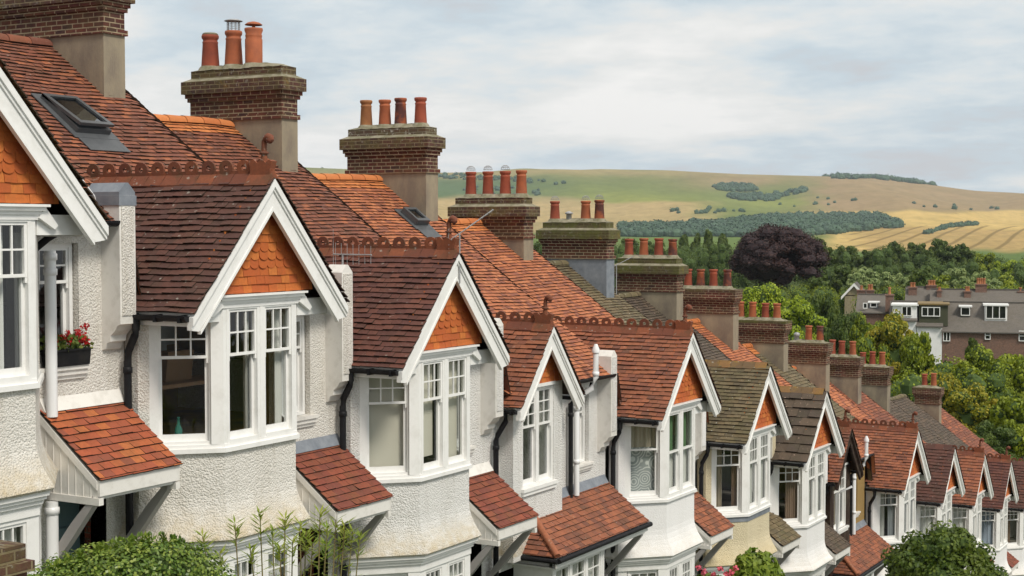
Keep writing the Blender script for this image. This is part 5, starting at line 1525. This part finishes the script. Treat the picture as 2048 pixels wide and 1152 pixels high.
for i, (px, yt, hw, d, m, f, lab) in enumerate([
    (1368, 463, 17, 420, L_DARK, 'column', 'leftmost of the four tall narrow trees left of the copper beech'),
    (1392, 459, 15, 425, L_DARK, 'column', 'second of the four tall narrow trees left of the copper beech'),
    (1417, 457, 16, 420, L_DARK, 'column', 'third of the four tall narrow trees left of the copper beech'),
    (1446, 461, 18, 415, L_DARK, 'column', 'tall narrow tree touching the left side of the copper beech'),
    (1085, 478, 24, 380, L_DARK, 'round', 'dark tree showing in the gap between the two middle chimney stacks'),
    (1262, 472, 24, 400, L_DARK, 'round', 'dark tree behind the aerial between chimney stacks'),
    (1310, 476, 26, 400, L_DARK, 'round', 'dark tree behind the leaning row of red pots'),
    (1640, 470, 34, 330, L_DARK, 'round', 'dark green tree touching the right side of the copper beech'),
    (1690, 486, 28, 360, L_DARK, 'round', 'dark bushy tree second to the right of the copper beech'),
    (1740, 492, 32, 350, L_DARK, 'round', 'dark round tree left of the tall ones under the striped field'),
    (1790, 478, 26, 390, L_DARK, 'round', 'tall dark tree just under the curved hedge of the field'),
    (1835, 480, 27, 395, L_DARK, 'round', 'bushy dark tree below the end of the curved hedge'),
    (1880, 472, 30, 385, L_DARK, 'round', 'tallest dark tree below the striped golden field'),
    (1925, 482, 30, 380, L_DARK, 'round', 'dark tree right of the tallest under the golden field'),
    (1968, 500, 30, 370, L_MID, 'round', 'lower green tree at the edge of the golden field'),
    (2010, 514, 34, 360, L_BRIGHT, 'round', 'light green tree near the right edge under the golden field'),
    (2060, 512, 34, 355, L_BRIGHT, 'round', 'light green tree cut by the right edge under the golden field'),
    (1735, 528, 38, 250, L_PALE, 'round', 'pale grey green willow left, above the far chimney pots'),
    (1785, 538, 32, 245, L_PALE, 'round', 'second pale willow above the far row of roofs'),
    (1845, 528, 36, 230, L_DARK, 'round', 'dark green tree between the pale willows'),
    (1905, 530, 32, 245, L_PALE, 'round', 'pale willow right of the dark tree behind the far roofs'),
    (1958, 536, 34, 240, L_PALE, 'round', 'rightmost pale willow behind the tall orange pots'),
    (2010, 540, 36, 235, L_MID, 'round', 'green tree behind the far brown roof near the right edge'),
    (2062, 536, 36, 235, L_DARK, 'round', 'dark tree behind the far brown roof cut by the right edge'),
    (1712, 540, 26, 232, L_PALE, 'round', 'small pale willow just right of the copper beech'),
    (1815, 546, 26, 236, L_PALE, 'round', 'low pale willow between the second pale willow and the dark green tree'),
    (1880, 545, 26, 232, L_MID, 'round', 'mid green tree behind the middle stacks of the far row'),
    (1935, 548, 26, 230, L_PALE, 'round', 'low pale willow between the two willows behind the tall orange pots'),
    (1640, 545, 34, 225, L_DARK, 'round', 'dark tree in front of the right side of the copper beech'),
    (1990, 552, 26, 226, L_PALE, 'round', 'low pale willow behind the brick house roof near the right edge'),
    (1690, 525, 34, 255, L_DARK, 'round', 'dark tree between copper beech and pale willow'),
    ]):
    T('broadleaf_tree' if f == 'round' else 'poplar', px, yt, gF, hw, d, 'D' if f == 'round' else 'E', m, lab, hhpx=(hw * 1.15 if f == 'round' else 40), group=GT_, form=f, seed=i, blobs=36, leaves=130, leafpx=3.2)

def thicket(name, label, spots, mat):
    mb = MB(); r = random.Random(len(spots) + 5)
    for px, py, d, rp in spots:
        p = at(px, py, d); rad = rp * d / F
        core(mb, p - Vector((0, 0, rad)), rad * .78, 1.1, r, 1); leafblob(mb, p - Vector((0, 0, rad)), rad, 260, rad * .13, r, 1.1)
        core(mb, p - Vector((0, 0, rad * 2.4)), rad * .8, 1.3, r, 1); leafblob(mb, p - Vector((0, 0, rad * 2.4)), rad * 1.15, 170, rad * .16, r, 1.3)
    o = mb.build(name, [mat, INNER]); tag(o, label, 'thicket', kind='stuff')
r = random.Random(31)
thicket('thicket', 'dark continuous undergrowth filling the valley floor beneath the trees', [(px, table(px, [(1040, 484), (1500, 482), (1700, 486), (1850, 490), (1980, 508), (2100, 518)]) + r.uniform(0, 42), r.uniform(330, 470), r.uniform(13, 22)) for px in [r.uniform(1040, 2100) for _ in range(300)]], L_DARK)
thicket('thicket', 'mid green scrub in front of the willows behind the far houses', [(px, r.uniform(568, 592), r.uniform(170, 215), r.uniform(14, 20)) for px in [r.uniform(1440, 2100) for _ in range(90)]], L_MID)
thicket('thicket', 'tangled garden greenery between the far houses and the terrace', [(px, r.uniform(700, 800), r.uniform(88, 118), r.uniform(28, 46)) for px in [r.uniform(1650, 2120) for _ in range(46)]], L_MID)
# far off woods and hedges, each one mass
def wood(name, label, spots, size, mat=L_FAR):
    """spots: (px, py, d) clump centres sitting on the hillside"""
    mb = MB(); r = random.Random(len(spots))
    for px, py in spots:
        # walk out along the ray until it meets the hill
        d = 1450
        while d < 4250:
            if 455 - terr_z(px, d) / d * F <= py: break
            d += 12
        x, y = polar(px, d); rad = size * r.uniform(.7, 1.35)
        z = terr_z(px, d) + rad * .35
        core(mb, Vector((x, y, z)), rad, .8, r); leafblob(mb, Vector((x, y, z)), rad, 26, rad * .3, r, .85)
    o = mb.build(name, [mat, mat]); tag(o, label, 'wood', kind='stuff')
r = random.Random(77)
def ell(cx, cy, rx, ry, n_, slope=0):
    L_ = []
    while len(L_) < n_:
        a, b = r.uniform(-1, 1), r.uniform(-1, 1)
        if a * a + b * b < 1: L_.append((cx + a * rx, cy + b * ry + a * rx * slope))
    return L_
band_ = []
for i in range(1500):
    px = r.uniform(1245, 1800)
    t = (px - 1245) / 555
    top = lerp(456, 450, t) if px < 1380 else lerp(450, 433, sst(1400, 1600, px)); bot = 474 if px < 1600 else lerp(474, 456, (px - 1600) / 200)
    if px > 1740: top = lerp(430, 452, (px - 1740) / 60)
    band_.append((px, r.uniform(top, bot)))
wood('wood', 'long band of dark bluish woodland across the foot of the downs', band_, 7)
wood('wood', 'dark wooded coombe high on the middle of the hillside', ell(1470, 378, 44, 7, 120, .03) + ell(1505, 397, 50, 6, 110, .05) + ell(1575, 389, 40, 4, 30, -.2), 7)
wood('wood', 'line of dark trees along the crest of the downs', [(px, table(px, [(1645, 351), (1700, 353), (1760, 358), (1850, 367), (1870, 372)]) + r.uniform(-1, 2.5)) for px in [r.uniform(1645, 1868) for _ in range(80)]] + ell(1700, 356, 40, 3, 30), 9)
wood('wood', 'shaded scrub on the steep left slope of the downs', ell(930, 356, 70, 5, 60, .05) + ell(1080, 366, 60, 5, 22, .1) + ell(1000, 385, 90, 12, 30), 6)
wood('hedgerow', 'curved dark hedgerow climbing between golden fields', [(px, table(px, [(1850, 470), (1870, 462), (1900, 454), (1950, 450)]) + r.uniform(-1, 1.5)) for px in [r.uniform(1850, 1955) for _ in range(110)]], 4)
wood('hedgerow', 'scattered bushes in the fields below the downs', ell(1420, 424, 90, 6, 20) + ell(1640, 408, 90, 12, 9) + ell(1900, 415, 100, 5, 9, .05), 4.5)
wood('hedgerow', 'tiny trees on the skyline at the left end of the hill', [(px, 334) for px in (607, 612, 640, 645, 655, 672)], 6)

# ------------------------------------------------------------------ air
mb = MB(); mb.box(-5200, 1500, -300, 5800, -40, 330)
hz_ = mb.build('haze', None); hm = bpy.data.materials.new('haze air'); hm.use_nodes = True; nt = hm.node_tree; nt.nodes.clear()
o_ = nt.nodes.new('ShaderNodeOutputMaterial'); v_ = nt.nodes.new('ShaderNodeVolumePrincipled')
v_.inputs['Color'].default_value = (.80, .88, 1, 1); v_.inputs['Density'].default_value = .00006; v_.inputs['Anisotropy'].default_value = 0
nt.links.new(v_.outputs[0], o_.inputs['Volume']); hz_.data.materials.clear(); hz_.data.materials.append(hm)
tag(hz_, 'pale blue distance haze over the valley', 'haze', kind='stuff')
